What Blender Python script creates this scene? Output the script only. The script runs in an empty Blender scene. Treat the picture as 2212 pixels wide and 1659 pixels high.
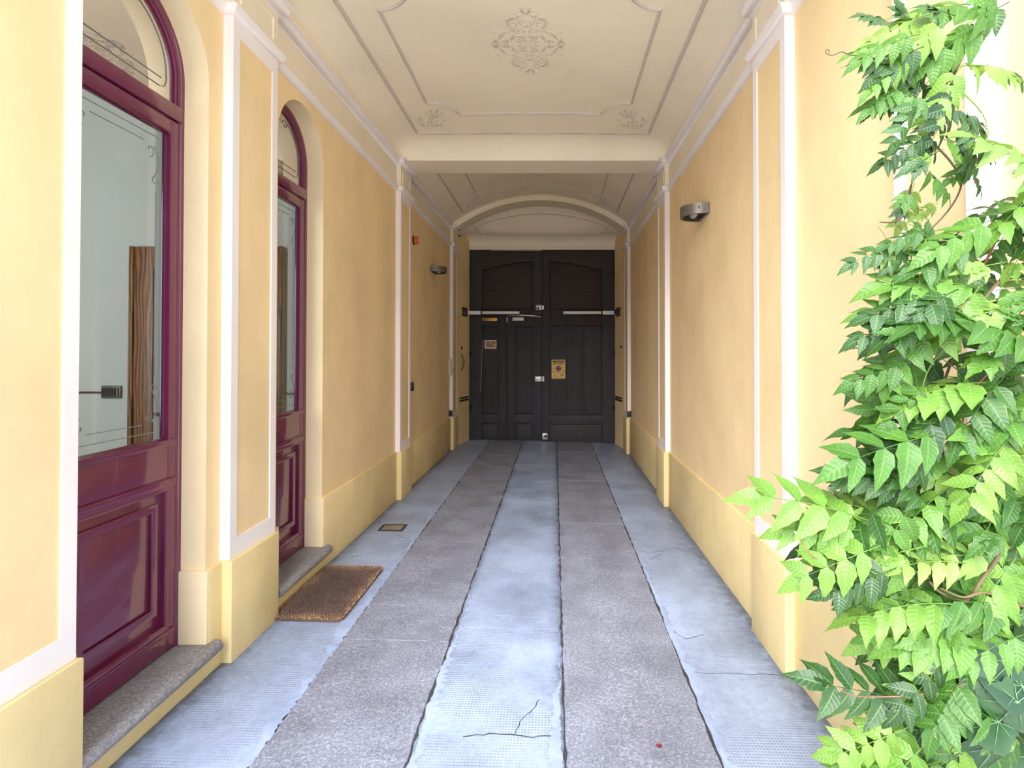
import bpy, bmesh, math, random
from mathutils import Vector, Matrix
R = random.Random(7)
sc = bpy.context.scene
COL = sc.collection
PI = math.pi

# ------------------------------------------------------------------ camera, sky, sun, exposure
F = 1150.0                      # focal length in pixels of the 2212 x 1659 frame
H = 1.5                         # eye height
VX, VY = 1198.0, 763.0          # where the passage axis vanishes
PITCH = 0.0122
VC = VY - F * math.tan(PITCH)   # principal point row
cam = bpy.data.cameras.new('camera')
camo = bpy.data.objects.new('camera', cam)
COL.objects.link(camo)
camo.location = (0, 0, H)
camo.rotation_euler = (PI / 2 + PITCH, 0, 0)
cam.sensor_fit = 'HORIZONTAL'
cam.sensor_width = 36
cam.lens = 36 * F / 2212
cam.shift_x = (1106 - VX) / 2212
cam.shift_y = (VC - 829.5) / 2212
cam.clip_start = 0.02
sc.camera = camo

world = bpy.data.worlds.new('world')
sc.world = world
world.use_nodes = True
bg = world.node_tree.nodes['Background']
bg.inputs[0].default_value = (0.72, 0.84, 1.0, 1)
bg.inputs[1].default_value = 2.0

sun = bpy.data.lights.new('sun', 'SUN')
sun.energy = 6.6
sun.angle = math.radians(50)
sun.color = (1.0, 0.968, 0.935)
suno = bpy.data.objects.new('sun', sun)
COL.objects.link(suno)
suno.rotation_euler = (math.radians(90 - 34), 0, math.radians(-13))   # shines from behind the camera down the passage

vs = sc.view_settings
vs.view_transform = 'Standard'
vs.look = 'None'
vs.gamma = 1
vs.exposure = 0.47
vs.use_curve_mapping = False
sc.cycles.max_bounces = 14
sc.cycles.diffuse_bounces = 9
sc.cycles.transparent_max_bounces = 12
sc.cycles.caustics_reflective = False
sc.cycles.caustics_refractive = False

# ------------------------------------------------------------------ pixel -> world
def ray(px, py):
    u = (px - VX) / F
    v = (VC - py) / F
    c, s = math.cos(PITCH), math.sin(PITCH)
    return Vector((u, c - s * v, s + c * v))
def atX(px, py, X):
    d = ray(px, py); t = X / d.x
    return Vector((X, d.y * t, H + d.z * t))
def atY(px, py, Y):
    d = ray(px, py); t = Y / d.y
    return Vector((d.x * t, Y, H + d.z * t))
KF = -0.0244
def fz(x):
    return KF * (min(max(x, -1.7), 1.3) + 1.62)
def atF(px, py):
    d = ray(px, py)
    t = (fz(0) - H) / d.z
    for _ in range(6):
        t = (fz(d.x * t) - H) / d.z
    return Vector((d.x * t, d.y * t, H + d.z * t))

# ------------------------------------------------------------------ materials
def lin(c):
    return tuple(((v / 255) / 12.92 if v / 255 <= .04045 else ((v / 255 + .055) / 1.055) ** 2.4) for v in c) + (1,)
class NT:
    def __init__(s, name):
        s.m = bpy.data.materials.new(name); s.m.use_nodes = True
        s.t = s.m.node_tree; s.b = s.t.nodes['Principled BSDF']; s.out = s.t.nodes['Material Output']
        s.tc = None
    def n(s, typ, **k):
        n = s.t.nodes.new(typ)
        for a, v in k.items():
            setattr(n, a, v)
        return n
    def l(s, a, b):
        s.t.links.new(a, b)
    def co(s, scale=(1, 1, 1), rot=(0, 0, 0)):
        if s.tc is None:
            s.tc = s.n('ShaderNodeTexCoord')
        mp = s.n('ShaderNodeMapping'); mp.inputs['Scale'].default_value = scale; mp.inputs['Rotation'].default_value = rot
        s.l(s.tc.outputs['Object'], mp.inputs['Vector'])
        return mp.outputs[0]
    def noise(s, sc_=1, det=4, rough=.55, scale=(1, 1, 1)):
        n = s.n('ShaderNodeTexNoise'); n.inputs['Scale'].default_value = sc_; n.inputs['Detail'].default_value = det
        n.inputs['Roughness'].default_value = rough
        s.l(s.co(scale), n.inputs['Vector'])
        return n.outputs['Fac']
    def ramp(s, fac, stops):
        r = s.n('ShaderNodeValToRGB'); e = r.color_ramp.elements
        while len(e) < len(stops):
            e.new(.5)
        for el, (p, c) in zip(e, stops):
            el.position = p; el.color = c
        s.l(fac, r.inputs[0])
        return r.outputs[0]
    def mix(s, fac, a, b, mode='MIX'):
        n = s.n('ShaderNodeMix', data_type='RGBA', blend_type=mode)
        for sock, v in ((n.inputs[0], fac), (n.inputs[6], a), (n.inputs[7], b)):
            if hasattr(v, 'is_linked') or isinstance(v, bpy.types.NodeSocket):
                s.l(v, sock)
            else:
                sock.default_value = v
        return n.outputs[2]
    def math(s, op, a, b=None):
        n = s.n('ShaderNodeMath', operation=op)
        for sock, v in ((n.inputs[0], a), (n.inputs[1], b)):
            if v is None: continue
            if isinstance(v, bpy.types.NodeSocket): s.l(v, sock)
            else: sock.default_value = v
        return n.outputs[0]
    def bump(s, h, dist=.01, strength=.5, prev=None):
        n = s.n('ShaderNodeBump'); n.inputs['Distance'].default_value = dist; n.inputs['Strength'].default_value = strength
        s.l(h, n.inputs['Height'])
        if prev is not None: s.l(prev, n.inputs['Normal'])
        return n.outputs[0]
    def set(s, color=None, rough=None, normal=None, **k):
        for nm, v in (('Base Color', color), ('Roughness', rough), ('Normal', normal)):
            if v is None: continue
            if isinstance(v, bpy.types.NodeSocket): s.l(v, s.b.inputs[nm])
            else: s.b.inputs[nm].default_value = v
        for nm, v in k.items():
            s.b.inputs[nm.replace('_', ' ')].default_value = v
        return s.m
W = (0, 0, 0, 1); ONE = (1, 1, 1, 1)
def g(v): return (v, v, v, 1)

def plaster(name, c, dirt=.06, bump=.35, streak=.05, rough=.8):
    t = NT(name)
    base = lin(c)
    n1 = t.noise(1.3, 5, .6)
    n2 = t.noise(1.5, 4, .6, (1.3, 1.3, .4))
    dark = tuple(v * (1 - dirt * 2.2) for v in base[:3]) + (1,)
    lite = tuple(min(1, v * (1 + dirt)) for v in base[:3]) + (1,)
    c1 = t.ramp(n1, [(.3, dark), (.55, base), (.75, lite)])
    c2 = t.ramp(n2, [(.3, g(1 - streak * 1.7)), (.62, ONE)])
    colr = t.mix(1.0, c1, c2, 'MULTIPLY')
    n3 = t.noise(9, 6, .65)
    n4 = t.noise(1.6, 3, .5)
    nb = t.bump(n3, .004, bump)
    nb = t.bump(n4, .03, bump * .8, nb)
    return t.set(colr, rough, nb)
def plain(name, c, rough=.5, metallic=0, bumpscale=None, var=.0, **k):
    t = NT(name)
    base = lin(c)
    col_ = base
    if var:
        n = t.noise(6, 5, .6)
        col_ = t.ramp(n, [(.3, tuple(v * (1 - var) for v in base[:3]) + (1,)), (.7, tuple(min(1, v * (1 + var)) for v in base[:3]) + (1,))])
    nb = None
    if bumpscale:
        nb = t.bump(t.noise(bumpscale, 4), .002, .4)
    return t.set(col_, rough, nb, Metallic=metallic, **k)

M = {}
M['wall'] = plaster('ochre_plaster', (241, 214, 164), .05)
M['reveal'] = plaster('lit_ochre_plaster', (243, 220, 178), .04)  # the wall paint again, paler to put the light on the reveals into colour
M['dado'] = plaster('olive_ochre_plaster', (231, 208, 152), .07, .5, .09)
M['trim'] = plaster('white_trim_paint', (240, 233, 231), .03, .3, .03, .6)
M['frieze'] = plaster('cream_frieze_paint', (236, 226, 204), .03, .2, .02)
M['ceiling'] = plaster('cream_ceiling_paint', (246, 236, 214), .03, .15, .0)
M['stucco'] = plaster('grey_stucco_relief', (208, 197, 188), .02, .1, .0)
M['inner'] = plaster('pale_room_paint', (212, 212, 204), .02, .1, .02)
M['white'] = plain('white_enamel', (232, 232, 228), .35)
M['cream'] = plain('cream_plastic', (205, 196, 170), .45)
M['black'] = plain('black_plastic', (22, 24, 26), .45)
M['iron'] = plain('black_iron', (26, 25, 25), .5, .4, var=.2)
M['steel'] = plain('grey_steel', (168, 164, 156), .35, .7, var=.08)
M['brass'] = plain('aged_brass', (190, 140, 52), .35, .8, var=.15)
M['lampmetal'] = plain('grey_lamp_metal', (112, 105, 96), .4, .5, var=.08)
M['lampdark'] = plain('dark_lamp_inside', (70, 66, 60), .5, .2)
M['bulb'] = plain('frosted_bulb', (176, 172, 160), .3)
M['joint'] = plain('dark_joint', (52, 52, 57), .9, var=.3)
M['paper'] = plain('white_paper', (235, 232, 225), .7)
M['yellowsign'] = plain('yellow_sign_print', (222, 186, 92), .45)
M['ink'] = plain('black_ink', (28, 26, 24), .6)
M['darkviolet'] = plain('dark_violet_ink', (62, 22, 48), .5)
M['print'] = plain('brown_small_print', (128, 96, 48), .6)
M['violet'] = plain('faded_violet_ink', (150, 112, 140), .5)
M['redink'] = plain('red_ink', (165, 40, 50), .5)
M['blueink'] = plain('violet_ink', (70, 62, 130), .5)
M['burg_line'] = plain('burgundy_line_paint', (96, 40, 46), .5)
M['etch'] = plain('etched_glass_line', (118, 122, 120), .6)

# burgundy gloss
t = NT('burgundy_gloss_paint')
n = t.noise(3, 4)
M['burgundy'] = t.set(t.ramp(n, [(.3, lin((92, 22, 56))), (.7, lin((102, 28, 66)))]), .2, t.bump(t.noise(14, 3), .0015, .15), Coat_Weight=.6, Coat_Roughness=.04)
# glass
t = NT('clear_glass')
tr = t.n('ShaderNodeBsdfTransparent'); tr.inputs[0].default_value = (.93, .955, .95, 1)
gl = t.n('ShaderNodeBsdfGlossy'); gl.inputs['Roughness'].default_value = .02
fr = t.n('ShaderNodeFresnel'); fr.inputs[0].default_value = 1.45
mx = t.n('ShaderNodeMixShader')
t.l(fr.outputs[0], mx.inputs[0]); t.l(tr.outputs[0], mx.inputs[1]); t.l(gl.outputs[0], mx.inputs[2]); t.l(mx.outputs[0], t.out.inputs[0])
M['glass'] = t.m
# amber dome
t = NT('amber_plastic')
M['amber'] = t.set(lin((208, 96, 40)), .15, None, Coat_Weight=.6)
# granite
def granite(name, a, b, rough=.62, veins=True):
    t = NT(name)
    n1 = t.noise(95, 6, .8)
    n2 = t.noise(3.5, 5, .6)
    n3 = t.noise(26, 4, .7, (.35, 1, 1))
    c1 = t.ramp(n1, [(.28, lin(tuple(v * .7 for v in a))), (.5, lin(a)), (.68, lin(b))])
    c2 = t.ramp(n2, [(.3, g(.72)), (.6, g(1.0)), (.8, (1.1, 1.1, 1.1, 1))])
    c = t.mix(1, c1, c2, 'MULTIPLY')
    if veins:
        fl = t.ramp(n3, [(.66, g(0)), (.76, g(.55))])
        c = t.mix(fl, c, lin((214, 212, 216)))
    nb = t.bump(n1, .004, .6)
    nb = t.bump(t.noise(8, 4), .012, .5, nb)
    r_ = t.ramp(n2, [(.3, g(rough - .12)), (.7, g(rough + .1))])
    return t.set(c, r_, nb)
M['granite'] = granite('grey_granite', (131, 136, 156), (184, 189, 208), .5)
M['sill'] = granite('dark_sill_granite', (140, 138, 142), (188, 186, 188), .65, False)
# stamped concrete
def concrete(name, a):
    t = NT(name)
    sep = t.n('ShaderNodeSeparateXYZ'); t.l(t.co(), sep.inputs[0])
    k = 2 * PI / .0135
    sx = t.math('SINE', t.math('MULTIPLY', sep.outputs[0], k))
    sy = t.math('SINE', t.math('MULTIPLY', sep.outputs[1], k * .9))
    dots = t.math('MULTIPLY', t.math('ADD', sx, 1), t.math('ADD', sy, 1))      # 0..4
    dots = t.math('MULTIPLY', dots, .25)
    wear = t.ramp(t.noise(2.1, 5, .65), [(.38, g(0)), (.58, g(1))])
    h = t.math('MULTIPLY', dots, wear)
    n2 = t.noise(1.7, 6, .65)
    n3 = t.noise(40, 5, .7)
    c = t.ramp(n2, [(.3, lin(tuple(v * .84 for v in a))), (.55, lin(a)), (.75, lin(tuple(min(255, v * 1.07) for v in a)))])
    c = t.mix(1, c, t.ramp(n3, [(.3, g(.82)), (.6, ONE)]), 'MULTIPLY')
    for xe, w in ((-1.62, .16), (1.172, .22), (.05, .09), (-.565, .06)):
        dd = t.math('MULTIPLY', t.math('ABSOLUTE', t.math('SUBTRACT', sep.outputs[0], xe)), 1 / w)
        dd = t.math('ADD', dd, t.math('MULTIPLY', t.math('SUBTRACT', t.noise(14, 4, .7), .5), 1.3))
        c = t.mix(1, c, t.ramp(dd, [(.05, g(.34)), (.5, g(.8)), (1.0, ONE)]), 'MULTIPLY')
    c = t.mix(t.math('MULTIPLY', h, .62), c, lin(tuple(v * .62 for v in a)))
    nb = t.bump(h, -.003, .55)
    nb = t.bump(t.noise(6, 5), .008, .4, nb)
    r_ = t.ramp(n2, [(.3, g(.3)), (.7, g(.52))])
    return t.set(c, r_, nb)
M['concrete'] = concrete('stamped_concrete', (158, 174, 207))
M['gravel'] = plain('pale_courtyard_gravel', (236, 232, 226), .9, var=.04)  # unseen courtyard ground, whitened to bounce light up to the ceiling
M['mortar'] = plain('rough_mortar', (148, 164, 197), .6, bumpscale=40, var=.2)
# dark gate wood
def wood(name, a, b, scale, rough=.5, knots=.0, wear=None):
    t = NT(name)
    n1 = t.noise(7, 6, .65, scale)
    n2 = t.noise(1.1, 4, .6)
    c = t.ramp(n1, [(.3, lin(a)), (.7, lin(b))])
    if wear:
        c = t.mix(t.ramp(n2, [(.42, g(0)), (.7, g(.7))]), c, lin(wear))
    return t.set(c, rough, t.bump(n1, .003, .5))
M['gate'] = wood('dark_gate_wood', (34, 29, 31), (53, 48, 50), (4, 4, .3), .66, wear=(50, 51, 62))
M['gateh'] = wood('dark_gate_wood_across', (36, 25, 24), (58, 43, 39), (.35, 4, 5), .68)
t = NT('varnished_room_door_wood')
wv = t.n('ShaderNodeTexWave'); wv.inputs['Scale'].default_value = 12; wv.inputs['Distortion'].default_value = 9; wv.inputs['Detail'].default_value = 3; wv.inputs['Detail Scale'].default_value = 1.2
t.l(t.co((1.0, 1, .12)), wv.inputs['Vector'])
M['doorwood'] = t.set(t.ramp(wv.outputs['Fac'], [(.2, lin((98, 62, 36))), (.8, lin((158, 106, 66)))]), .4)
M['darkwood'] = plain('dark_door_panel_wood', (70, 44, 30), .4, var=.15)
# coir
t = NT('coir_fibre')
n1 = t.noise(90, 4, .7)
geo = t.co()
sep = t.n('ShaderNodeSeparateXYZ'); t.l(geo, sep.inputs[0])
ex = t.math('ABSOLUTE', t.math('MULTIPLY', sep.outputs[0], 1 / .21))
ey = t.math('ABSOLUTE', t.math('MULTIPLY', sep.outputs[1], 1 / .375))
ed = t.math('MAXIMUM', ex, ey)
ed = t.math('ADD', ed, t.math('MULTIPLY', t.math('SUBTRACT', t.noise(5, 3), .5), .5))
worn = t.ramp(ed, [(.45, lin((98, 80, 78))), (.78, lin((122, 98, 88))), (.98, lin((188, 152, 122)))])
M['coir'] = t.set(t.mix(1, worn, t.ramp(n1, [(.3, g(.6)), (.7, (1.25, 1.2, 1.15, 1))]), 'MULTIPLY'), .95)
M['coirbase'] = plain('coir_backing', (92, 72, 60), .95, var=.2)
# leaves
def leafmat(name, stops, trans=.4):
    t = NT(name)
    oi = t.n('ShaderNodeObjectInfo')
    c = t.ramp(oi.outputs['Random'], stops)
    n1 = t.noise(14, 3)
    c = t.mix(1, c, t.ramp(n1, [(.35, g(.82)), (.65, (1.1, 1.08, 1, 1))]), 'MULTIPLY')
    ra = t.n('ShaderNodeAttribute', attribute_name='rim'); aa = t.n('ShaderNodeAttribute', attribute_name='along')
    rim, along = ra.outputs['Fac'], aa.outputs['Fac']
    c = t.mix(t.ramp(rim, [(.0, g(.34)), (.10, g(0))]), c, (.36, .52, .18, 1))                 # midrib
    c = t.mix(t.math('MULTIPLY', t.ramp(rim, [(.80, g(0)), (1, g(.6))]), t.ramp(t.noise(25, 3), [(.5, g(0)), (.7, g(1))])), c, (.62, .66, .16, 1))   # yellowing margin
    vein = t.math('SINE', t.math('SUBTRACT', t.math('MULTIPLY', along, 52), t.math('MULTIPLY', rim, 7)))
    c = t.mix(1, c, t.ramp(vein, [(.0, g(.95)), (.75, ONE), (.95, (1.05, 1.05, 1.03, 1))]), 'MULTIPLY')
    t.set(c, .4, t.bump(vein, .0008, .28))
    tl = t.n('ShaderNodeBsdfTranslucent'); t.l(t.mix(1, c, (1.0, 1.02, .6, 1), 'MULTIPLY'), tl.inputs[0])
    mx = t.n('ShaderNodeMixShader'); mx.inputs[0].default_value = trans
    t.l(t.b.outputs[0], mx.inputs[1]); t.l(tl.outputs[0], mx.inputs[2]); t.l(mx.outputs[0], t.out.inputs[0])
    return t.m
M['leaf'] = leafmat('wisteria_leaf', [(.0, lin((54, 94, 42))), (.4, lin((84, 132, 54))), (.75, lin((114, 160, 68))), (1, lin((150, 184, 94)))])
M['leafdark'] = leafmat('deep_green_shade_leaf', [(.0, lin((36, 68, 34))), (1, lin((66, 106, 52)))], .25)  # darker leaves at random, and shade painted into the bush's back layer
M['ivy'] = leafmat('ivy_leaf', [(.0, lin((34, 66, 42))), (1, lin((56, 92, 56)))], .15)
M['vein'] = plain('ivy_vein', (112, 146, 108), .6)
M['stem'] = plain('vine_stem_bark', (98, 82, 58), .8, var=.2)
M['greenstem'] = plain('green_stem', (128, 142, 70), .6)
M['redstem'] = plain('red_tendril', (150, 84, 72), .6)

# ------------------------------------------------------------------ mesh builder
WL = {}
def wloc(o):
    v = Vector((0, 0, 0))
    while o is not None:
        v = v + o.location; o = o.parent
    return v
class MB:
    def __init__(s):
        s.v = []; s.f = []; s.at = []
    def add(s, vs_, fs, at=None):
        k = len(s.v); vs_ = list(vs_); s.at += at if at else [(.4, .5)] * len(vs_); s.v += [tuple(p) for p in vs_]; s.f += [tuple(i + k for i in f) for f in fs]
        return s
    def box(s, x0, x1, y0, y1, z0, z1):
        return s.add([(x0, y0, z0), (x1, y0, z0), (x1, y1, z0), (x0, y1, z0), (x0, y0, z1), (x1, y0, z1), (x1, y1, z1), (x0, y1, z1)],
                     [(0, 3, 2, 1), (4, 5, 6, 7), (0, 1, 5, 4), (1, 2, 6, 5), (2, 3, 7, 6), (3, 0, 4, 7)])
    def poly(s, pts):
        return s.add(pts, [tuple(range(len(pts)))])
    def prism(s, pts, vec):
        n = len(pts); vec = Vector(vec)
        a = [Vector(p) for p in pts]; b = [p + vec for p in a]
        fs = [tuple(range(n))[::-1], tuple(range(n, 2 * n))]
        fs += [(i, (i + 1) % n, n + (i + 1) % n, n + i) for i in range(n)]
        return s.add(a + b, fs)
    def tube(s, pts, r, n=6, cap=True, flat=None):
        pts = [Vector(p) for p in pts]; m = len(pts)
        rs = r if isinstance(r, (list, tuple)) else [r] * m
        up = Vector((0, 0, 1)); vs_ = []
        for i, p in enumerate(pts):
            d = (pts[min(i + 1, m - 1)] - pts[max(i - 1, 0)])
            d = d.normalized() if d.length > 1e-9 else Vector((1, 0, 0))
            if flat is not None: up = Vector(flat)
            elif abs(d.dot(up)) > .93: up = Vector((0, 1, 0)) if abs(d.y) < .9 else Vector((1, 0, 0))
            x = d.cross(up)
            x = x.normalized() if x.length > 1e-6 else Vector((1, 0, 0))
            y = x.cross(d).normalized()
            for j in range(n):
                a = 2 * PI * (j + .5) / n
                vs_.append(p + rs[i] * (math.cos(a) * x + math.sin(a) * y))
        fs = []
        for i in range(m - 1):
            for j in range(n):
                fs.append((i * n + j, i * n + (j + 1) % n, (i + 1) * n + (j + 1) % n, (i + 1) * n + j))
        if cap:
            fs.append(tuple(range(n))[::-1]); fs.append(tuple(range((m - 1) * n, m * n)))
        return s.add(vs_, fs)
    def sweep(s, path, profile, to3, closed=False, out=1):
        """profile (offset to the side, height) carried along a flat path with mitred corners; to3(a, b, h) -> point"""
        m = len(path); n = len(profile); vs_ = []
        for i in range(m):
            p = Vector(path[i])
            if closed: a, b = Vector(path[i - 1]), Vector(path[(i + 1) % m])
            else: a, b = Vector(path[max(i - 1, 0)]), Vector(path[min(i + 1, m - 1)])
            d1 = (p - a); d2 = (b - p)
            if d1.length < 1e-9: d1 = d2
            if d2.length < 1e-9: d2 = d1
            d1.normalize(); d2.normalize()
            n1 = Vector((-d1.y, d1.x)) * out; n2 = Vector((-d2.y, d2.x)) * out
            bis = n1 + n2
            bis = bis / max(bis.dot(n1), .15) if bis.length > 1e-6 else n1
            for (o_, h_) in profile:
                q = p + bis * o_
                vs_.append(to3(q.x, q.y, h_))
        fs = []
        for i in range(m if closed else m - 1):
            for j in range(n):
                i2 = (i + 1) % m
                fs.append((i * n + j, i * n + (j + 1) % n, i2 * n + (j + 1) % n, i2 * n + j))
        if not closed:
            fs.append(tuple(range(n))); fs.append(tuple(range((m - 1) * n, m * n))[::-1])
        return s.add(vs_, fs)
    def lathe(s, c, axis, prof, n=20):
        c = Vector(c); axis = Vector(axis).normalized()
        x = axis.orthogonal().normalized(); y = axis.cross(x)
        vs_ = []
        for (r, h_) in prof:
            for j in range(n):
                a = 2 * PI * j / n
                vs_.append(c + axis * h_ + r * (math.cos(a) * x + math.sin(a) * y))
        fs = []
        for i in range(len(prof) - 1):
            for j in range(n):
                fs.append((i * n + j, i * n + (j + 1) % n, (i + 1) * n + (j + 1) % n, (i + 1) * n + j))
        fs.append(tuple(range(n))[::-1]); fs.append(tuple(range((len(prof) - 1) * n, len(prof) * n)))
        return s.add(vs_, fs)
    def grid(s, nu, nv, fn):
        vs_ = [fn(i / nu, j / nv) for i in range(nu + 1) for j in range(nv + 1)]
        fs = [(i * (nv + 1) + j, (i + 1) * (nv + 1) + j, (i + 1) * (nv + 1) + j + 1, i * (nv + 1) + j + 1) for i in range(nu) for j in range(nv)]
        return s.add(vs_, fs)
    def build(s, name, mat, parent=None, loc=None, bevel=0, smooth=0, normals=True):
        me = bpy.data.meshes.new(name)
        off = Vector(loc) if loc is not None else Vector((0, 0, 0))
        if parent is not None:
            off = wloc(parent) + off
        me.from_pydata([tuple(Vector(p) - off) for p in s.v], [], s.f)
        if normals or bevel:
            bm = bmesh.new(); bm.from_mesh(me)
            bmesh.ops.recalc_face_normals(bm, faces=bm.faces)
            if bevel:
                ed = [e for e in bm.edges if len(e.link_faces) == 2 and e.calc_face_angle(0) > .5]
                bmesh.ops.bevel(bm, geom=ed, offset=bevel, segments=2, profile=.6, affect='EDGES', clamp_overlap=True)
            bm.to_mesh(me); bm.free()
        if smooth:
            me.polygons.foreach_set('use_smooth', [True] * len(me.polygons))
            me.set_sharp_from_angle(angle=math.radians(smooth))
        me.materials.append(M[mat] if isinstance(mat, str) else mat)
        o = bpy.data.objects.new(name, me); COL.objects.link(o)
        if parent is not None:
            o.parent = parent
            if loc is not None: o.location = Vector(loc)
        elif loc is not None:
            o.location = Vector(loc)
        return o
def tag(o, label=None, cat=None, group=None, kind=None):
    for k_, v_ in (('label', label), ('category', cat), ('group', group), ('kind', kind)):
        if v_: o[k_] = v_
    return o
def thing(name, loc, label, cat, group=None):
    o = bpy.data.objects.new(name, None); COL.objects.link(o); o.location = loc; o.empty_display_size = .05
    return tag(o, label, cat, group)
def S(o, label=None, cat=None):
    o['kind'] = 'structure'
    if label: o['label'] = label
    if cat: o['category'] = cat
    return o
def stuff(o):
    o['kind'] = 'stuff'; return o

# ------------------------------------------------------------------ levels and planes
LW, RW = -1.635, 1.185            # upper wall faces
LD, RD = -1.615, 1.165            # dado faces
LP, RP = -1.585, 1.135            # pilaster shaft faces
DADO = 0.485
Z_STR, Z_COR, Z_TOP = 3.17, 3.43, 3.50
YM = 1.0                          # mouth of the passage
Y_P = [(1.41, 1.775), (2.61, 3.03), (5.47, 5.86), (8.30, 8.66)]
Y_G = 9.27
XC = -.225
DX = -1.75                        # plane of the arched doors
D1 = dict(a=1.814, b=2.504, apex=3.116)
D2 = dict(a=3.133, b=3.753, apex=3.116)
for d in (D1, D2):
    d['c'] = (d['a'] + d['b']) / 2; d['r'] = (d['b'] - d['a']) / 2; d['s'] = d['apex'] - d['r']
SILL = .145

# ------------------------------------------------------------------ floor
fb = MB()
fb.add([(-1.9, YM - .6, fz(-1.7) - .004), (1.5, YM - .6, fz(1.3) - .004), (1.5, 9.6, fz(1.3) - .004), (-1.9, 9.6, fz(-1.7) - .004)], [(0, 1, 2, 3)])
floor = S(fb.build('floor', 'joint'))
ct = MB(); ct.add([(-9, -14, -.03), (9, -14, -.03), (9, YM - .6, -.03), (-9, YM - .6, -.03)], [(0, 1, 2, 3)])
court = ct.build('courtyard_paving', 'gravel', floor)
def slab(name, mat, x0, x1, y0, y1, jag, gap, parent=floor, dz=0, step=.045):
    rr = R
    x0 += gap; x1 -= gap; y0 += .0013; y1 -= .0013
    ny = max(2, int((y1 - y0) / step)); nx = max(2, int((x1 - x0) / (step * 2.5)))
    per = []
    j = lambda: rr.uniform(-jag, jag)
    w1 = rr.uniform(0, 6); w2 = rr.uniform(0, 6)
    for i in range(ny): y = y0 + (y1 - y0) * i / ny; per.append((x1 + j() + jag * .4 * math.sin(y * 9 + w1), y))
    for i in range(nx): x = x1 + (x0 - x1) * i / nx; per.append((x, y1 + j() * .10))
    for i in range(ny): y = y1 + (y0 - y1) * i / ny; per.append((x0 + j() + jag * .4 * math.sin(y * 8 + w2), y))
    for i in range(nx): x = x0 + (x1 - x0) * i / nx; per.append((x, y0 + j() * .10))
    top = [Vector((x, y, fz(x) + dz)) for x, y in per]
    m = MB(); cx, cy = (x0 + x1) / 2, (y0 + y1) / 2
    n_ = len(top)
    inn = [Vector((cx + (p.x - cx) * (1 - .005 / max(.1, x1 - x0)), cy + (p.y - cy) * (1 - .0006 / max(.1, y1 - y0)), p.z)) for p in top]
    low = [Vector((p.x, p.y, p.z - .003)) for p in top]
    bot = [Vector((p.x, p.y, p.z - .035 - dz)) for p in top]
    m.add(inn + low + bot, [tuple(range(n_))] + [(n_ + i, n_ + (i + 1) % n_, (i + 1) % n_, i) for i in range(n_)] + [(2 * n_ + i, 2 * n_ + (i + 1) % n_, n_ + (i + 1) % n_, n_ + i) for i in range(n_)])
    return m.build(name, mat, parent)
def run(name, mat, x0, x1, ys, jag, gap, dz=.0):
    for a, b in zip(ys[:-1], ys[1:]):
        slab(name, mat, x0, x1, a, b, jag, gap, dz=dz + (R.uniform(-.0012, .0012) if mat == 'granite' else 0))
def JY(xc, rows, near, far):
    out = []
    for py in rows:
        px = VX + xc * (py - VY) / 1.53
        out.append(atF(px, py).y)
    return near + out + far
run('paving_slab', 'granite', -1.124, -.553, JY(-.84, (1640, 1383, 1260, 1170, 1097, 1048), [.4, 1.3], [7.0, 7.95, 8.75, 9.4]), .004, .004)
run('paving_slab', 'granite', .041, .634, JY(.33, (1460, 1208, 1130), [.4, 1.25], [5.6, 6.5, 7.4, 8.35, 9.4]), .004, .004)
run('concrete_panel', 'concrete', -.553, .041, JY(-.25, (1588, 1358, 1235, 1138), [.4, 1.25], [5.5, 6.4, 7.3, 8.3, 9.4]), .006, .005)
run('concrete_panel', 'concrete', -1.62, -1.124, JY(-1.37, (1622, 1418, 1341, 1170), [.4, 1.2], [5.1, 6.0, 7.0, 8.0, 9.4]), .004, .003)
run('concrete_panel', 'concrete', .634, 1.175, JY(.9, (1456, 1362, 1190), [.4, 1.3], [5.0, 6.0, 7.0, 8.0, 9.4]), .004, .003)
# ragged mortar smeared along the joints
def seam(xa, wa, xb, wb, y0, y1):
    m = MB(); vs_ = []; n_ = int((y1 - y0) / .016); ph = R.uniform(0, 9); wk_ = 0
    for i in range(n_ + 1):
        y = y0 + (y1 - y0) * i / n_
        fade = min(1, (y1 - y) / 1.2)
        wk_ = max(-1.6, min(1.6, wk_ * .93 + R.gauss(0, .42))); lo = xa + wa * wk_; hi = xb + wb * R.uniform(-1, 1)
        mid = (lo + hi) / 2; lo = mid + (lo - mid) * fade; hi = mid + (hi - mid) * fade
        for k_ in range(4):
            x = lo + (hi - lo) * k_ / 3
            vs_.append((x, y, fz(x) + (.0004 if k_ in (0, 3) else R.uniform(.0015, .0045))))
    m.add(vs_, [(i * 4 + k_, i * 4 + k_ + 1, i * 4 + k_ + 5, i * 4 + k_ + 4) for i in range(n_) for k_ in range(3)])
    m.build('mortar_seam', 'mortar', floor, normals=False, smooth=70)
seam(-1.175, .02, -1.118, .008, .9, 5.2); seam(-.548, .008, -.502, .022, .9, 3.4); seam(.002, .022, .034, .006, .9, 3.0); seam(.640, .006, .678, .018, .9, 4.2)
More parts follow.
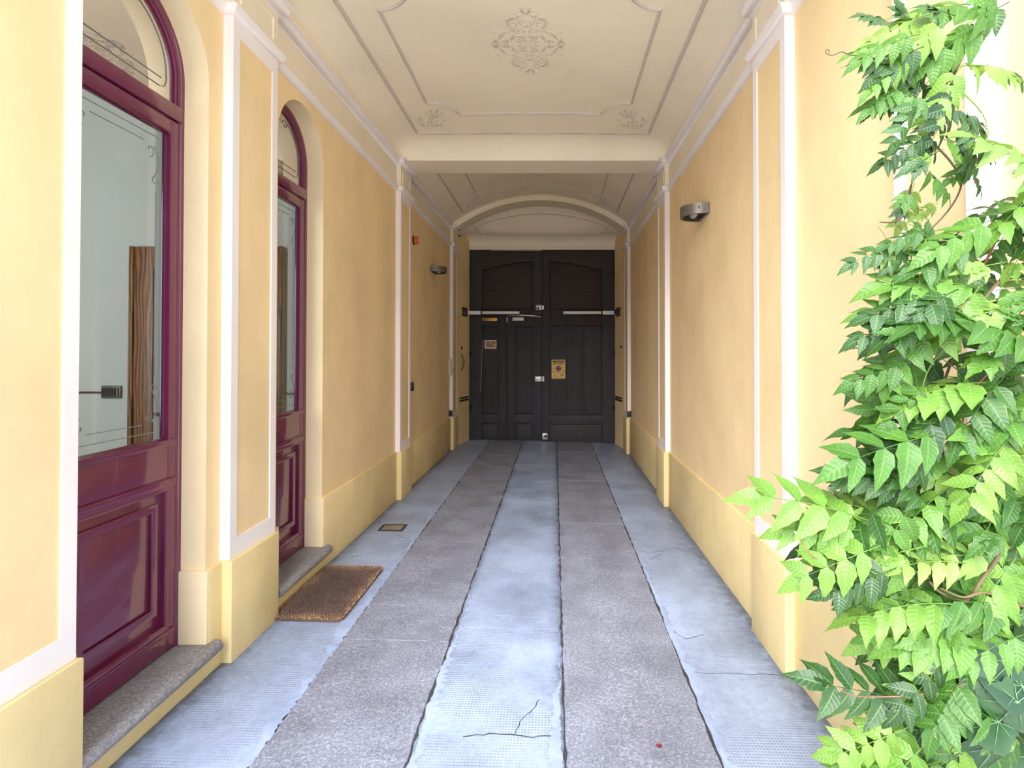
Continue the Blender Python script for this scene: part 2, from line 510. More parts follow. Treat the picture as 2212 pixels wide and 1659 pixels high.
# little inspection cover set in the left strip
c0 = atF(800, 1148); c1 = atF(850, 1132)
cy0, cy1 = atF(820, 1147).y, atF(820, 1133).y
cx0, cx1 = -1.50, -1.29
mb = MB()
for (xa, xb, ya, yb) in ((cx0, cx1, cy0, cy0 + .018), (cx0, cx1, cy1 - .018, cy1), (cx0, cx0 + .018, cy0 + .018, cy1 - .018), (cx1 - .018, cx1, cy0 + .018, cy1 - .018)):
    mb.box(xa, xb, ya, yb, fz(-1.4) - .02, fz(-1.4) + .006)
ac = mb.build('access_cover', 'joint', floor)
mb = MB(); mb.box(cx0 + .022, cx1 - .022, cy0 + .022, cy1 - .022, fz(-1.4) - .02, fz(-1.4) + .004)
mb.build('cover_plate', 'steel', ac)

# hairline cracks of the concrete
def crack(pts, w=.0022):
    P_ = [atF(*p) for p in pts]; out = [P_[0]]
    for a, b in zip(P_[:-1], P_[1:]):
        for k_ in range(1, 5):
            q = a.lerp(b, k_ / 4); out.append(q + Vector((R.uniform(-.006, .006), R.uniform(-.006, .006), 0)))
    m = MB(); vs_ = []
    for i, p in enumerate(out):
        d = out[min(i + 1, len(out) - 1)] - out[max(i - 1, 0)]; n_ = Vector((-d.y, d.x, 0)).normalized() * w * R.uniform(.4, 1)
        vs_ += [p + n_ + Vector((0, 0, .0012)), p - n_ + Vector((0, 0, .0012))]
    m.add(vs_, [(2 * i, 2 * i + 1, 2 * i + 3, 2 * i + 2) for i in range(len(out) - 1)])
    stuff(m.build('crack', 'joint', floor, normals=False))
crack([(1368, 1182), (1400, 1196), (1440, 1187), (1500, 1184)]); crack([(1400, 1210), (1430, 1196)]); crack([(1455, 1362), (1480, 1381), (1520, 1370)])
crack([(852, 1153), (870, 1162), (893, 1163)]); crack([(1108, 1590), (1125, 1560), (1150, 1530), (1165, 1512)]); crack([(1480, 1447), (1500, 1453), (1600, 1456), (1690, 1458)])
crack([(1000, 1592), (1060, 1586), (1150, 1592), (1205, 1590)], .004)
# ------------------------------------------------------------------ walls
def arch_pts(d, n=28, grow=0.0):
    return [(d['c'] - (d['r'] + grow) * math.cos(PI * i / n), d['s'] + (d['r'] + grow) * math.sin(PI * i / n)) for i in range(n + 1)]
def arched_wall(xf, xb, y0, y1, z0, z1, openings, reveal=True):
    m = MB()
    def face(x):
        y = y0
        for d in openings:
            m.poly([(x, y, z0), (x, d['a'], z0), (x, d['a'], z1), (x, y, z1)])
            m.poly([(x, d['a'], z0), (x, d['b'], z0), (x, d['b'], SILL), (x, d['a'], SILL)])
            ap = arch_pts(d)
            for (ya, za), (yb, zb) in zip(ap[:-1], ap[1:]):
                m.poly([(x, ya, za), (x, yb, zb), (x, yb, z1), (x, ya, z1)])
            y = d['b']
        m.poly([(x, y, z0), (x, y1, z0), (x, y1, z1), (x, y, z1)])
    face(xf); face(xb)
    rv = MB()
    for d in openings:
        pts = [(d['a'], SILL)] + arch_pts(d) + [(d['b'], SILL)]
        for (ya, za), (yb, zb) in zip(pts[:-1], pts[1:]):
            rv.add([(xf, ya, za), (xb, ya, za), (xb, yb, zb), (xf, yb, zb)], [(0, 1, 2, 3)])
    m.poly([(xf, y0, z0), (xb, y0, z0), (xb, y0, z1), (xf, y0, z1)]); m.poly([(xf, y1, z0), (xb, y1, z0), (xb, y1, z1), (xf, y1, z1)])
    return m, rv
m, rv = arched_wall(LW, DX - .03, YM, 8.66, -.05, 3.55, [D1, D2])
wall_left = S(m.build('wall_left', 'wall', normals=False))
rv.build('door_reveal', 'reveal', wall_left, smooth=40, normals=False)
mb = MB(); mb.box(RW, RW + .15, YM, 8.66, -.12, 3.55)
wall_right = S(mb.build('wall_right', 'wall'))
# splayed walls of the vestibule by the gate
gl_, gr_ = atY(1014, 760, Y_G).x, atY(1328, 760, Y_G).x
mb = MB(); mb.prism([(LP - .004, 8.6, -.05), (LP - .3, 8.6, -.05), (gl_ - .3, Y_G + .25, -.05), (gl_, Y_G + .25, -.05), (gl_, Y_G - .06, -.05)], (0, 0, 3.6))
mb.build('vestibule_wall', 'wall', wall_left)
mb = MB(); mb.prism([(RP + .004, 8.6, -.12), (RP + .3, 8.6, -.12), (gr_ + .3, Y_G + .25, -.12), (gr_, Y_G + .25, -.12), (gr_, Y_G - .06, -.12)], (0, 0, 3.67))
mb.build('vestibule_wall', 'wall', wall_right)

# facade of the courtyard either side of and above the mouth (behind the camera's left and right)
mb = MB(); mb.box(-6, DX - .15, YM, YM + .12, -.1, 5.2); mb.box(RW + .15, 5, YM, YM + .12, -.1, 5.2); mb.box(DX - .15, RW + .15, YM, YM + .3, 3.66, 5.2)
S(mb.build('wall_front', 'wall'))

# ---- dado
def dado(side):
    xa, xb = (LW - .01, LD) if side < 0 else (RD, RW + .01)
    segs = []
    if side < 0:
        segs = [(YM, Y_P[0][0]), (Y_P[0][1], D1['a'] - .0), (D1['b'], Y_P[1][0]), (Y_P[1][1], D2['a']), (D2['b'], Y_P[2][0]), (Y_P[2][1], Y_P[3][0])]
    else:
        segs = [(YM, Y_P[0][0]), (Y_P[0][1], Y_P[1][0]), (Y_P[1][1], Y_P[2][0]), (Y_P[2][1], Y_P[3][0])]
    first = None
    for (a, b) in segs:
        mb = MB(); mb.box(xa, xb, a, b, fz(xa) - .03, DADO)
        o = mb.build('baseboard_left' if side < 0 and first is None else 'baseboard_right' if first is None else 'baseboard_segment', 'dado', first, bevel=.006, smooth=40)
        if first is None: first = S(o)
    if side < 0:
        for d in (D1, D2):      # under the sills and round into the reveals
            mb = MB(); mb.box(LW - .02, LD, d['a'], d['b'], -.03, SILL - .055); mb.build('baseboard_segment', 'dado', first)
            mb = MB(); mb.box(DX, LD - .002, d['b'] - .018, d['b'] + .004, SILL, DADO); mb.build('baseboard_return', 'reveal', first, bevel=.006, smooth=40)
    return first
dado(-1); dado(1)

# ---- pilasters
def pilaster(side, y0, y1, wall, full=True):
    s = 1 if side < 0 else -1                      # direction into the passage
    xw = LW if side < 0 else RW
    xf = LP if side < 0 else RP
    zb, zt = DADO + .004, Z_STR + .005
    b = .055
    ya, yb, za, zc = y0 + b, y1 - b, zb + .095, zt - .09
    rec = .010
    m = MB()
    xi = xf - s * rec; xk = xw - s * .02
    o8 = [(xf, y0, zb), (xf, y1, zb), (xf, y1, zt), (xf, y0, zt), (xf, ya, za), (xf, yb, za), (xf, yb, zc), (xf, ya, zc),
          (xi, ya, za), (xi, yb, za), (xi, yb, zc), (xi, ya, zc), (xk, y0, zb), (xk, y1, zb), (xk, y1, zt), (xk, y0, zt)]
    m.add(o8, [(0, 1, 5, 4), (1, 2, 6, 5), (2, 3, 7, 6), (3, 0, 4, 7), (4, 5, 9, 8), (5, 6, 10, 9), (6, 7, 11, 10), (7, 4, 8, 11), (8, 9, 10, 11),
               (0, 12, 13, 1), (1, 13, 14, 2), (2, 14, 15, 3), (3, 15, 12, 0), (12, 15, 14, 13)])
    p = m.build('pilaster', 'trim', wall)
    mb = MB(); mb.box(min(xi, xi + s * .004), max(xi, xi + s * .004), ya, yb, za, zc); mb.build('panel', 'wall', p)
    xp = xf + s * .018
    mb = MB(); mb.box(min(xk, xp), max(xk, xp), y0 - .012, y1 + .012, fz(xp) - .03, DADO + .003); mb.build('plinth', 'dado', p, bevel=.006, smooth=40)
    # frieze block with a raised fillet border
    mb = MB(); mb.box(min(xk, xf), max(xk, xf), y0, y1, Z_STR + .05, Z_COR + .01); mb.build('frieze_block', 'frieze', p)
    mb = MB(); q = [(y0 + .05, Z_STR + .085), (y1 - .05, Z_STR + .085), (y1 - .05, Z_COR - .035), (y0 + .05, Z_COR - .035)]
    mb.sweep(q, [(0, -.002), (.006, .006), (.012, -.002)], lambda a_, b_, h_: (xf + s * h_, a_, b_), closed=True)
    mb.build('fillet_border', 'frieze', p)
    return p
for k_, (y0, y1) in enumerate(Y_P):
    pilaster(-1, y0, y1, wall_left); pilaster(1, y0, y1, wall_right)

# ---- frieze band, string course, cornice
def wall_path(side, base, pil):
    pts = [(base, YM)]
    for (y0, y1) in Y_P:
        pts += [(base, y0), (pil, y0), (pil, y1), (base, y1)]
    if True:
        pts = pts[:-1]
    return pts
for side, wall, nm in ((-1, wall_left, 1), (1, wall_right, 3)):
    base, pil = (LW, LP) if side < 0 else (RW, RP)
    mb = MB(); mb.box(min(base, base - side * .008), max(base, base - side * .008), YM, 8.3, Z_STR + .03, Z_COR + .03)
    mb.build('frieze', 'frieze', wall)
    path = wall_path(side, base, pil)
    o_ = -side
    prof = [(-.01, 0), (.012, 0), (.022, .010), (.026, .022), (.034, .030), (.034, .044), (.020, .052), (-.01, .052)]
    mb = MB(); mb.sweep(path, prof, lambda a_, b_, h_: (a_, b_, Z_STR + h_), out=(-1 if side < 0 else 1))
    S(mb.build('trim_%d' % nm, 'trim', smooth=50))
    prof = [(-.01, 0), (.010, 0), (.014, .012), (.030, .020), (.044, .036), (.050, .056), (.062, .060), (.062, .080), (-.01, .084)]
    mb = MB(); mb.sweep(path, prof, lambda a_, b_, h_: (a_, b_, Z_COR + h_), out=(-1 if side < 0 else 1))
    S(mb.build('trim_%d' % (nm + 1), 'trim', smooth=50))

# ------------------------------------------------------------------ ceiling
BX0, BX1, BY0, BY1 = LW, RW, 2.42, 5.47
ZC0 = 3.66
def bay_z(x, y):
    ex = min(x - BX0, BX1 - x) / .27; ey = min(y - BY0, BY1 - y) / .21
    u = (x - XC) / 1.41; v = (y - (BY0 + BY1) / 2) / 1.52
    z = ZC0 + .06 * max(0, 1 - u * u) * max(0, 1 - v * v)
    def cv(e): e = min(max(e, 0), 1); return math.sqrt(max(0, 1 - (1 - e) ** 2))
    return Z_TOP - .005 + (z - Z_TOP + .005) * cv(ex) * cv(ey)
def spaced(n, edge, w):
    out = []
    for i in range(n + 1):
        q = i / n
        out.append(edge[0] + (edge[1] - edge[0]) * (q - .13 * math.sin(2 * PI * q) / 1.0 if w else q))
    return out
xs = [BX0 + d for d in (0, .004, .015, .035, .06, .09, .13, .18, .23, .27)] ; xs = xs + [xs[-1] + (BX1 - .27 - xs[-1]) * i / 24 for i in range(1, 24)] + [BX1 - d for d in (.27, .23, .18, .13, .09, .06, .035, .015, .004, 0)]
ys = [BY0 + d for d in (0, .004, .015, .035, .06, .1, .15, .21)]; ys = ys + [ys[-1] + (BY1 - .21 - ys[-1]) * i / 24 for i in range(1, 24)] + [BY1 - d for d in (.21, .15, .1, .06, .035, .015, .004, 0)]
mb = MB()
mb.add([(x, y, bay_z(x, y)) for x in xs for y in ys], [(i * len(ys) + j, (i + 1) * len(ys) + j, (i + 1) * len(ys) + j + 1, i * len(ys) + j + 1) for i in range(len(xs) - 1) for j in range(len(ys) - 1)])
ceiling = S(mb.build('ceiling', 'ceiling', smooth=60, normals=False))
mb = MB(); mb.box(LW - .1, RW + .1, YM, 2.0, 3.62, 3.72); mb.build('mouth_ceiling', 'ceiling', ceiling)
mb = MB(); mb.box(LW - .1, RW + .1, 2.0, BY0, Z_TOP - .012, 3.9); mb.build('beam', 'ceiling', ceiling)
mb = MB(); mb.box(LW - .1, RW + .1, BY1, Y_P[2][1], Z_TOP - .012, 4.2); mb.build('beam', 'ceiling', ceiling, bevel=.006)
def line_on(fn, pts, r, n=6, sub=.06):
    """moulding tube laid along a path of (x, y) on a ceiling surface"""
    out = []
    for (a, b) in zip(pts[:-1], pts[1:]):
        k_ = max(1, int(math.hypot(b[0] - a[0], b[1] - a[1]) / sub))
        out += [(a[0] + (b[0] - a[0]) * i / k_, a[1] + (b[1] - a[1]) * i / k_) for i in range(k_)]
    out.append(pts[-1])
    return [(x, y, fn(x, y)) for x, y in out]
# outer rectangle
def on_ceil(px, py):
    d = ray(px, py); t = (ZC0 - H) / d.z
    for _ in range(8):
        p = d * t; t = (bay_z(min(max(p.x, BX0 + .01), BX1 - .01), min(max(p.y, BY0 + .01), BY1 - .01)) - H) / d.z
    return d * t
oL, oR = on_ceil(903, 290), on_ceil(1402, 286)
ox0, ox1, oy1 = oL.x, oR.x, (oL.y + oR.y) / 2
oy0 = 2 * (BY0 + BY1) / 2 - oy1
mb = MB(); mb.tube(line_on(bay_z, [(ox0, oy0), (ox1, oy0), (ox1, oy1), (ox0, oy1), (ox0, oy0)], 0), .016, 6)
mb.build('ceiling_moulding', 'stucco', ceiling, smooth=60)
# inner line with scalloped corners
iL, iR, ibL = on_ceil(924.6, 229), on_ceil(1366, 217), on_ceil(994, 246)
ix0, ix1, iyb = iL.x, iR.x, ibL.y
iye = (iL.y + iR.y) / 2
iyn = on_ceil(819, 18).y
iyt = iyn - (iyb - iye)
sx = .255
def scallop(cx, cy, a0, a1, rx, ry, n=12):
    return [(cx + rx * math.cos(a0 + (a1 - a0) * i / n), cy + ry * math.sin(a0 + (a1 - a0) * i / n)) for i in range(n + 1)]
rx = sx; ry = (iyb - iye) * 1.9
inner = []
inner += [(ix0, iyn), (ix0, iye)]
inner += scallop(ix0 + .01, iye - .01 + ry, -PI / 2, -.42, rx + .02, ry + .0)
inner += [(ix0 + sx, iyb), (ix1 - sx, iyb)]
inner += scallop(ix1 - .01, iye - .01 + ry, -PI + .42, -PI / 2, rx + .02, ry)
inner += [(ix1, iye), (ix1, iyn)]
inner += scallop(ix1 - .01, iyn + .01 - ry, PI / 2, PI - .42, rx + .02, ry)
inner += [(ix1 - sx, iyt), (ix0 + sx, iyt)]
inner += scallop(ix0 + .01, iyn + .01 - ry, .42, PI / 2, rx + .02, ry)
inner += [(ix0, iyn)]
mb = MB(); mb.tube(line_on(bay_z, inner, 0), .013, 6); mb.build('ceiling_moulding', 'stucco', ceiling, smooth=60)

# stucco ornaments made of scrolls and leaves
def spiral(cx, cy, r0, turns, a0, sgn=1, n=26, k_=1.0):
    return [(cx + r0 * (1 - .88 * i / n) * math.cos(a0 + sgn * turns * 2 * PI * i / n), cy + k_ * r0 * (1 - .88 * i / n) * math.sin(a0 + sgn * turns * 2 * PI * i / n)) for i in range(n + 1)]
def arc2(cx, cy, rx, ry, a0, a1, n=14):
    return [(cx + rx * math.cos(a0 + (a1 - a0) * i / n), cy + ry * math.sin(a0 + (a1 - a0) * i / n)) for i in range(n + 1)]
def curl(x0, y0, x1, y1, bend, n=7):
    mx_, my_ = (x0 + x1) / 2 - (y1 - y0) * bend, (y0 + y1) / 2 + (x1 - x0) * bend
    return [((1 - t) ** 2 * x0 + 2 * t * (1 - t) * mx_ + t * t * x1, (1 - t) ** 2 * y0 + 2 * t * (1 - t) * my_ + t * t * y1) for t in [i / n for i in range(n + 1)]]
def rosette_strokes():
    L = []
    h = []      # right half, top quadrant; u across 0..1, v along 0..1
    h += [spiral(.33, .57, .17, 1.6, PI * .9, -1, k_=.75)]
    h += [curl(.06, .50, .20, .66, -.3), curl(.20, .66, .48, .66, .25), curl(.48, .66, .50, .52, .35), curl(.50, .52, .30, .43, .2)]
    h += [curl(.02, .50, .46, .40, -.15), [(.46, .40), (.47, .34)], curl(.47, .34, .66, .30, .12)]
    h += [curl(.66, .30, .76, .14, .3), curl(.80, .33, .92, .32, .25)]
    for q in range(5): h.append(curl(.58 + .045 * q, .27 - .03 * q, .66 + .04 * q, .25 - .045 * q, .3))
    h += [spiral(.60, .075, .085, 1.3, PI, 1, k_=.8), curl(.66, .10, .84, .02, -.25), curl(.50, .12, .56, .02, .3)]
    for q in range(5): h.append(curl(.80, .005 + .005 * q, .99 - .02 * q, .01 + .035 * q, .25 - .04 * q))
    h += [curl(.0, .26, .36, .26, -.22), curl(.36, .26, .44, .05, .35), curl(.39, .2, .43, .12, -.4), curl(.34, .22, .40, .17, -.4)]
    h += [spiral(.15, .16, .105, 1.5, PI * .5, -1, k_=.62), curl(.02, .2, .26, .2, .25), curl(.28, .1, .14, .06, .3), curl(.3, .05, .18, .02, -.3), curl(.05, .08, .2, .09, .3), curl(.02, .03, .1, .05, .4)]
    h += [curl(.03, .34, .12, .40, .3), curl(.05, .31, .1, .36, -.4), curl(.18, .34, .3, .36, .3), curl(.22, .31, .32, .32, -.3), curl(.36, .33, .40, .36, .4)]
    for q in range(5): h.append(curl(.08 + .09 * q, .79 - .025 * q, .17 + .085 * q, .77 - .03 * q, .35))
    h += [curl(.02, .80, .22, .90, .3), curl(.0, .84, .13, .97, -.35), curl(.03, .86, .07, 1.0, -.3), curl(.12, .72, .28, .73, .3), curl(.06, .68, .16, .70, -.3), curl(.03, .62, .12, .6, .4)]
    h += [curl(.30, .70, .44, .72, .3), curl(.0, .48, .05, .52, .5), curl(.24, .8, .33, .84, .4)]
    for s_ in h:
        for a in (1, -1):
            for b in (1, -1):
                L.append([(a * x, b * y) for x, y in s_])
    return L
def ornament(name, strokes, cx, cy, hx, hy, fn, parent, r=.0030, jx=None):
    mb = MB()
    for s_ in strokes:
        pts = []
        for (u, v) in s_:
            x, y = (cx + u * hx, cy + v * hy) if jx is None else jx(u, v)
            pts.append((x, y, fn(x, y) - .002))
        m_ = len(pts)
        mb.tube(pts, [r * (.55 + .75 * math.sin(PI * (i + .5) / m_)) for i in range(m_)], 4)
    return stuff(mb.build(name, 'stucco', parent, normals=False))
ra, rb_, rc = on_ceil(1143, 15), on_ceil(1146, 160), on_ceil(1060, 92)
rcx = (on_ceil(1060, 92).x + on_ceil(1222, 88).x) / 2
rose = rosette_strokes()
ornament('ceiling_rosette', rose, rcx, (ra.y + rb_.y) / 2, rcx - rc.x, abs(rb_.y - ra.y) / 2, bay_z, ceiling)
def corner_strokes():
    L = [spiral(.12, .30, .17, 1.4, 0, 1), spiral(-.22, .08, .16, 1.4, PI * .7, -1), curl(-.3, .3, .1, .12, .3), curl(.0, .1, .3, .2, -.3)]
    for q in range(7):
        a = .3 + q * .32
        L.append(curl(.0 + .15 * math.cos(a), .25 + .15 * math.sin(a), .05 + .62 * math.cos(a), .3 + .6 * math.sin(a), .25 * (-1) ** q))
    L += [curl(-.9, -.75, -.15, -.9, -.35), curl(-.15, -.9, .5, -.55, .3), curl(-.85, -.8, -.95, -.1, .3), curl(-.95, -.1, -.75, .25, -.4)]
    for q in range(5):
        L.append(curl(-.85 + .25 * q, -.8 - .02 * q, -.75 + .25 * q, -.6 + .03 * q, .4)); L.append(curl(-.9, -.7 + .2 * q, -.72, -.62 + .2 * q, -.4))
    L += [curl(.55, .2, .95, .3, -.4), curl(.3, .6, .4, .95, .4), curl(-.55, -.45, -.1, -.35, .3), curl(-.45, -.3, -.2, -.1, -.3), curl(-.1, -.4, .2, -.2, .3), curl(.4, -.3, .62, -.05, .3)]
    return L
crn = corner_strokes()
pcl, pcr = on_ceil(940, 256), on_ceil(1354, 249)
cdx, cdy = pcl.x - ox0, oy1 - pcl.y
for (sx_, sy_) in ((-1, 1), (1, 1), (-1, -1), (1, -1)):
    px_ = ox0 + cdx if sx_ < 0 else ox1 - cdx
    py_ = oy1 - cdy if sy_ > 0 else oy0 + cdy
    ornament('corner_ornament', [[(-sx_ * -1 * u * -1 if False else (u if sx_ < 0 else -u), (-v if sy_ > 0 else v) * -1 * -1) for u, v in s_] for s_ in crn], px_, py_, .17, .19, bay_z, ceiling, .004)

# second bay: barrel vault
V0, V1 = Y_P[2][1], Y_P[3][0]
def arc_z(x, half, zs, zt):
    rise = zt - zs; Rr = (half * half + rise * rise) / (2 * rise); dx = min(abs(x - XC), half)
    return zt - Rr + math.sqrt(max(0, Rr * Rr - dx * dx))
vz = lambda x, y: arc_z(x, 1.41, 3.50, 3.97)
mb = MB(); mb.grid(40, 8, lambda u, v: (LW + (RW - LW) * u, V0 + (V1 + .02 - V0) * v, vz(LW + (RW - LW) * u, 0)))
vault = mb.build('vault', 'ceiling', ceiling, smooth=60, normals=False)
vx0, vx1 = -1.40, .95
vyn, vyf = V0 + .25, V1 - .2
mb = MB(); mb.tube(line_on(vz, [(vx0, vyn), (vx1, vyn), (vx1, vyf), (vx0, vyf), (vx0, vyn)], 0), .012, 6); mb.build('ceiling_moulding', 'stucco', vault, smooth=60)
wx0, wx1, wyn, wyf = -1.13, .68, vyn + .32, vyf - .32
def scal_rect(x0, x1, y0, y1, s1):
    p = [(x0, y0 + s1 * .3), (x0, y1 - s1 * .3)] + scallop(x0, y1 + s1 * .7, -PI / 2, -.4, s1, s1)[0:] + [(x0 + s1, y1 + .1)]
    out = [(x0, y0), (x0, y1)]
    out += scallop(x0, y1 + s1, -PI / 2, -.25, s1, s1) + [(x0 + s1 * 1.05, y1 + s1 * .75), (x1 - s1 * 1.05, y1 + s1 * .75)]
    out += scallop(x1, y1 + s1, -PI + .25, -PI / 2, s1, s1) + [(x1, y1), (x1, y0)]
    out += scallop(x1, y0 - s1, PI / 2, PI - .25, s1, s1) + [(x1 - s1 * 1.05, y0 - s1 * .75), (x0 + s1 * 1.05, y0 - s1 * .75)]
    out += scallop(x0, y0 - s1, .25, PI / 2, s1, s1) + [(x0, y0)]
    return out
mb = MB(); mb.tube(line_on(vz, scal_rect(wx0, wx1, wyn + .1, wyf - .12, .24), 0), .010, 6); mb.build('ceiling_moulding', 'stucco', vault, smooth=60)
ornament('ceiling_rosette', rose, XC, (vyn + vyf) / 2 - .15, .28, .42, vz, vault)
for (sx_, sy_) in ((-1, 1), (1, 1)):
    ornament('corner_ornament', [[(u if sx_ < 0 else -u, -v) for u, v in s_] for s_ in crn], vx0 + .24 if sx_ < 0 else vx1 - .24, vyf - .2, .17, .17, vz, vault, .0045)

# segmental arch on the third pair of pilasters
AY0, AY1 = Y_P[3][0], Y_P[3][1]
ahalf = (RP - LP) / 2
az = lambda x: arc_z(x, ahalf, 3.43, 3.895)
N = 40
mb = MB(); xsA = [LP + (RP - LP) * i / N for i in range(N + 1)]
for a, b in zip(xsA[:-1], xsA[1:]):
    mb.poly([(a, AY0, az(a)), (b, AY0, az(b)), (b, AY0, 4.3), (a, AY0, 4.3)])
mb.poly([(LW - .05, AY0, 3.43), (LP, AY0, 3.43), (LP, AY0, 4.3), (LW - .05, AY0, 4.3)])
mb.poly([(RW + .05, AY0, 3.43), (RP, AY0, 3.43), (RP, AY0, 4.3), (RW + .05, AY0, 4.3)])
arch = mb.build('arch', 'ceiling', ceiling, normals=False)
mb = MB(); mb.grid(N, 2, lambda u, v: (LP + (RP - LP) * u, AY0 + (AY1 - AY0) * v, az(LP + (RP - LP) * u)))
mb.build('arch_soffit', 'frieze', arch, smooth=60, normals=False)
# coved panel between the arch and the straight head of the gate
ZH = atY(1170, 540, Y_G).z
Lz0 = atY(1170, 505, 9.0).z
def vest_x(u, y):
    t_ = min(max((y - AY1) / (Y_G - .06 - AY1), 0), 1)
    a_ = LP + (gl_ - LP) * t_; b_ = RP + (gr_ - RP) * t_
    return a_ + (b_ - a_) * u
def vest_z(u, y):
    x = LP + (RP - LP) * u
    t_ = (y - AY1) / (9.0 - AY1)
    if t_ <= 1:
        e = t_ * t_ * (3 - 2 * t_) * .5 + t_ * .5
        return az(x) * (1 - e) + Lz0 * e
    q = min((y - 9.0) / (Y_G - .02 - 9.0), 1)
    return Lz0 - (Lz0 - ZH - .04) * (1 - math.sqrt(max(0, 1 - q * q)))
ysV = [AY1 + (9.0 - AY1) * i / 14 for i in range(15)] + [9.0 + (Y_G - .02 - 9.0) * math.sin(PI / 2 * i / 10) for i in range(1, 11)]
mb = MB(); vs_ = [(vest_x(i / 40, y), y, vest_z(i / 40, y)) for i in range(41) for y in ysV]
nV = len(ysV)
mb.add(vs_, [(i * nV + j, (i + 1) * nV + j, (i + 1) * nV + j + 1, i * nV + j + 1) for i in range(40) for j in range(nV - 1)])
lun = mb.build('lunette', 'ceiling', ceiling, smooth=60, normals=False)
def lun_pt(u, y): return (vest_x(u, y), y, vest_z(u, y) - .002)
mb = MB()
pth = [lun_pt(.09 + .82 * i / 30, AY1 + .10) for i in range(31)] + [lun_pt(.91 - .02 * i / 4, AY1 + .10 + .28 * i / 4) for i in range(1, 5)] + [lun_pt(.89 - .78 * i / 30, AY1 + .385) for i in range(31)] + [lun_pt(.11 - .02 * i / 4, AY1 + .385 - .285 * i / 4) for i in range(1, 5)]
mb.tube(pth, .009, 6); mb.build('ceiling_moulding', 'stucco', lun, smooth=60)
mb = MB(); mb.box(gl_ - .2, gr_ + .2, Y_G - .025, Y_G + .3, ZH, 3.9); mb.build('lintel', 'frieze', ceiling)
# plain roof slab that closes everything above
mb = MB(); mb.box(-2.2, 1.6, YM + .02, 9.7, 4.35, 4.5); mb.box(-2.2, -1.9, YM + .13, 9.7, 3.55, 4.5); mb.box(1.34, 1.6, YM + .13, 9.7, 3.55, 4.5)
mb.build('roof_slab', 'frieze', ceiling)

# ------------------------------------------------------------------ room behind the arched doors
RX, RY = -5.2, 3.88
mb = MB(); mb.box(RX, -1.88, RY, RY + .1, -.02, 3.75)
wall_back = S(mb.build('wall_back', 'inner'))
mb = MB(); mb.box(RX - .1, RX, 1.13, RY + .1, -.02, 3.75); mb.build('room_wall', 'inner', wall_back)
mb = MB(); mb.box(RX, -1.88, 1.12, 1.2, -.02, 3.75); mb.build('room_wall', 'inner', wall_back)
mb = MB(); mb.box(RX, DX - .03, 1.12, RY + .1, 3.72, 3.82); mb.build('room_ceiling', 'inner', wall_back)
mb = MB(); mb.box(RX, DX - .03, 1.12, RY + .1, .05, .12); mb.build('room_floor', 'sill', wall_back)
E1 = dict(D1); E2 = dict(D2)
m, rv = arched_wall(DX - .045, -1.885, 1.12, RY + .1, .0, 3.75, [E1, E2])
m.build('inner_wall_face', 'inner', wall_back, normals=False); rv.build('inner_reveal', 'inner', wall_back, smooth=40, normals=False)
# burgundy border line painted round the room
zl = H - (atY(215, 848, RY) - Vector((0, 0, 0))).z if False else atY(215, 848, RY).z
mb = MB(); mb.box(RX, -3.30, RY - .003, RY + .001, zl - .008, zl + .008); mb.box(-2.0, -1.885, RY - .003, RY + .001, zl - .008, zl + .008); mb.box(-3.30, -3.262, RY - .003, RY + .001, zl - .008, zl + .008)
stuff(mb.build('border_line', 'burg_line', wall_back))
for d in (D1, D2):
    mb = MB(); mb.box(-1.885, DX - .06, d['b'] - .003, d['b'] + .001, zl - .008, zl + .008); mb.build('border_line', 'burg_line', wall_back)
# wooden room door
wl, wr = atY(277, 740, RY - .06).x, atY(609, 740, RY - .06).x
wt = atY(300, 532, RY - .05).z
door4 = MB(); yw = RY - .05
door4.box(wl + .2, wr - .2, yw + .02, RY, .1, wt - .2)
door_4 = S(door4.build('door_4', 'darkwood'))
for (xa, xb, za, zb) in ((wl, wl + .165, .1, wt), (wr - .165, wr, .1, wt), (wl + .165, wr - .165, wt - .165, wt)):
    mb = MB(); mb.box(xa, xb, yw, RY, za, zb); mb.build('architrave', 'doorwood', door_4, bevel=.01, smooth=40)
    if zb - za > .5:
        xm = xa if xa < -2.6 else xb
        mb = MB(); mb.box(min(xm, xm + (.03 if xa < -2.6 else -.03)), max(xm, xm + (.03 if xa < -2.6 else -.03)), yw - .015, yw + .005, za, zb); mb.build('architrave_bead', 'doorwood', door_4, bevel=.006, smooth=40)
mb = MB(); mb.box(wl + .165, wl + .2, yw + .01, RY, .1, wt - .165); mb.box(wr - .2, wr - .165, yw + .01, RY, .1, wt - .165); mb.build('door_jamb', 'darkwood', door_4)
# switch plate on the room wall
pa, pb = atY(222.5, 833, RY), atY(264, 860, RY)
sw = thing('switch_plate', ((pa.x + pb.x) / 2, RY, pb.z), 'small brown metal switch plate on the room wall seen through the nearest arched door', 'switch plate')
mb = MB(); mb.box(pa.x, pb.x, RY - .018, RY, pb.z, pa.z); mb.build('frame', 'lampmetal', sw, bevel=.006, smooth=40)
mb = MB(); mb.box(pa.x + .010, pb.x - .028, RY - .026, RY - .01, pb.z + .016, pa.z - .016); mb.build('rocker', 'black', sw, bevel=.003)
mb = MB(); mb.tube([(pb.x - .017, RY - .024, pb.z + .012), (pb.x - .017, RY - .024, pa.z - .012)], .005, 8); mb.build('catch', 'steel', sw)
# added area light that brightens the room
al = bpy.data.lights.new('room_fill_light', 'AREA'); al.shape = 'RECTANGLE'; al.size = 1.3; al.size_y = 2.0; al.energy = 30; al.color = (.86, .94, 1.0)
alo = bpy.data.objects.new('room_fill_light', al); COL.objects.link(alo); alo.location = (-3.6, 1.26, 2.0); alo.rotation_euler = (math.radians(90), 0, 0)

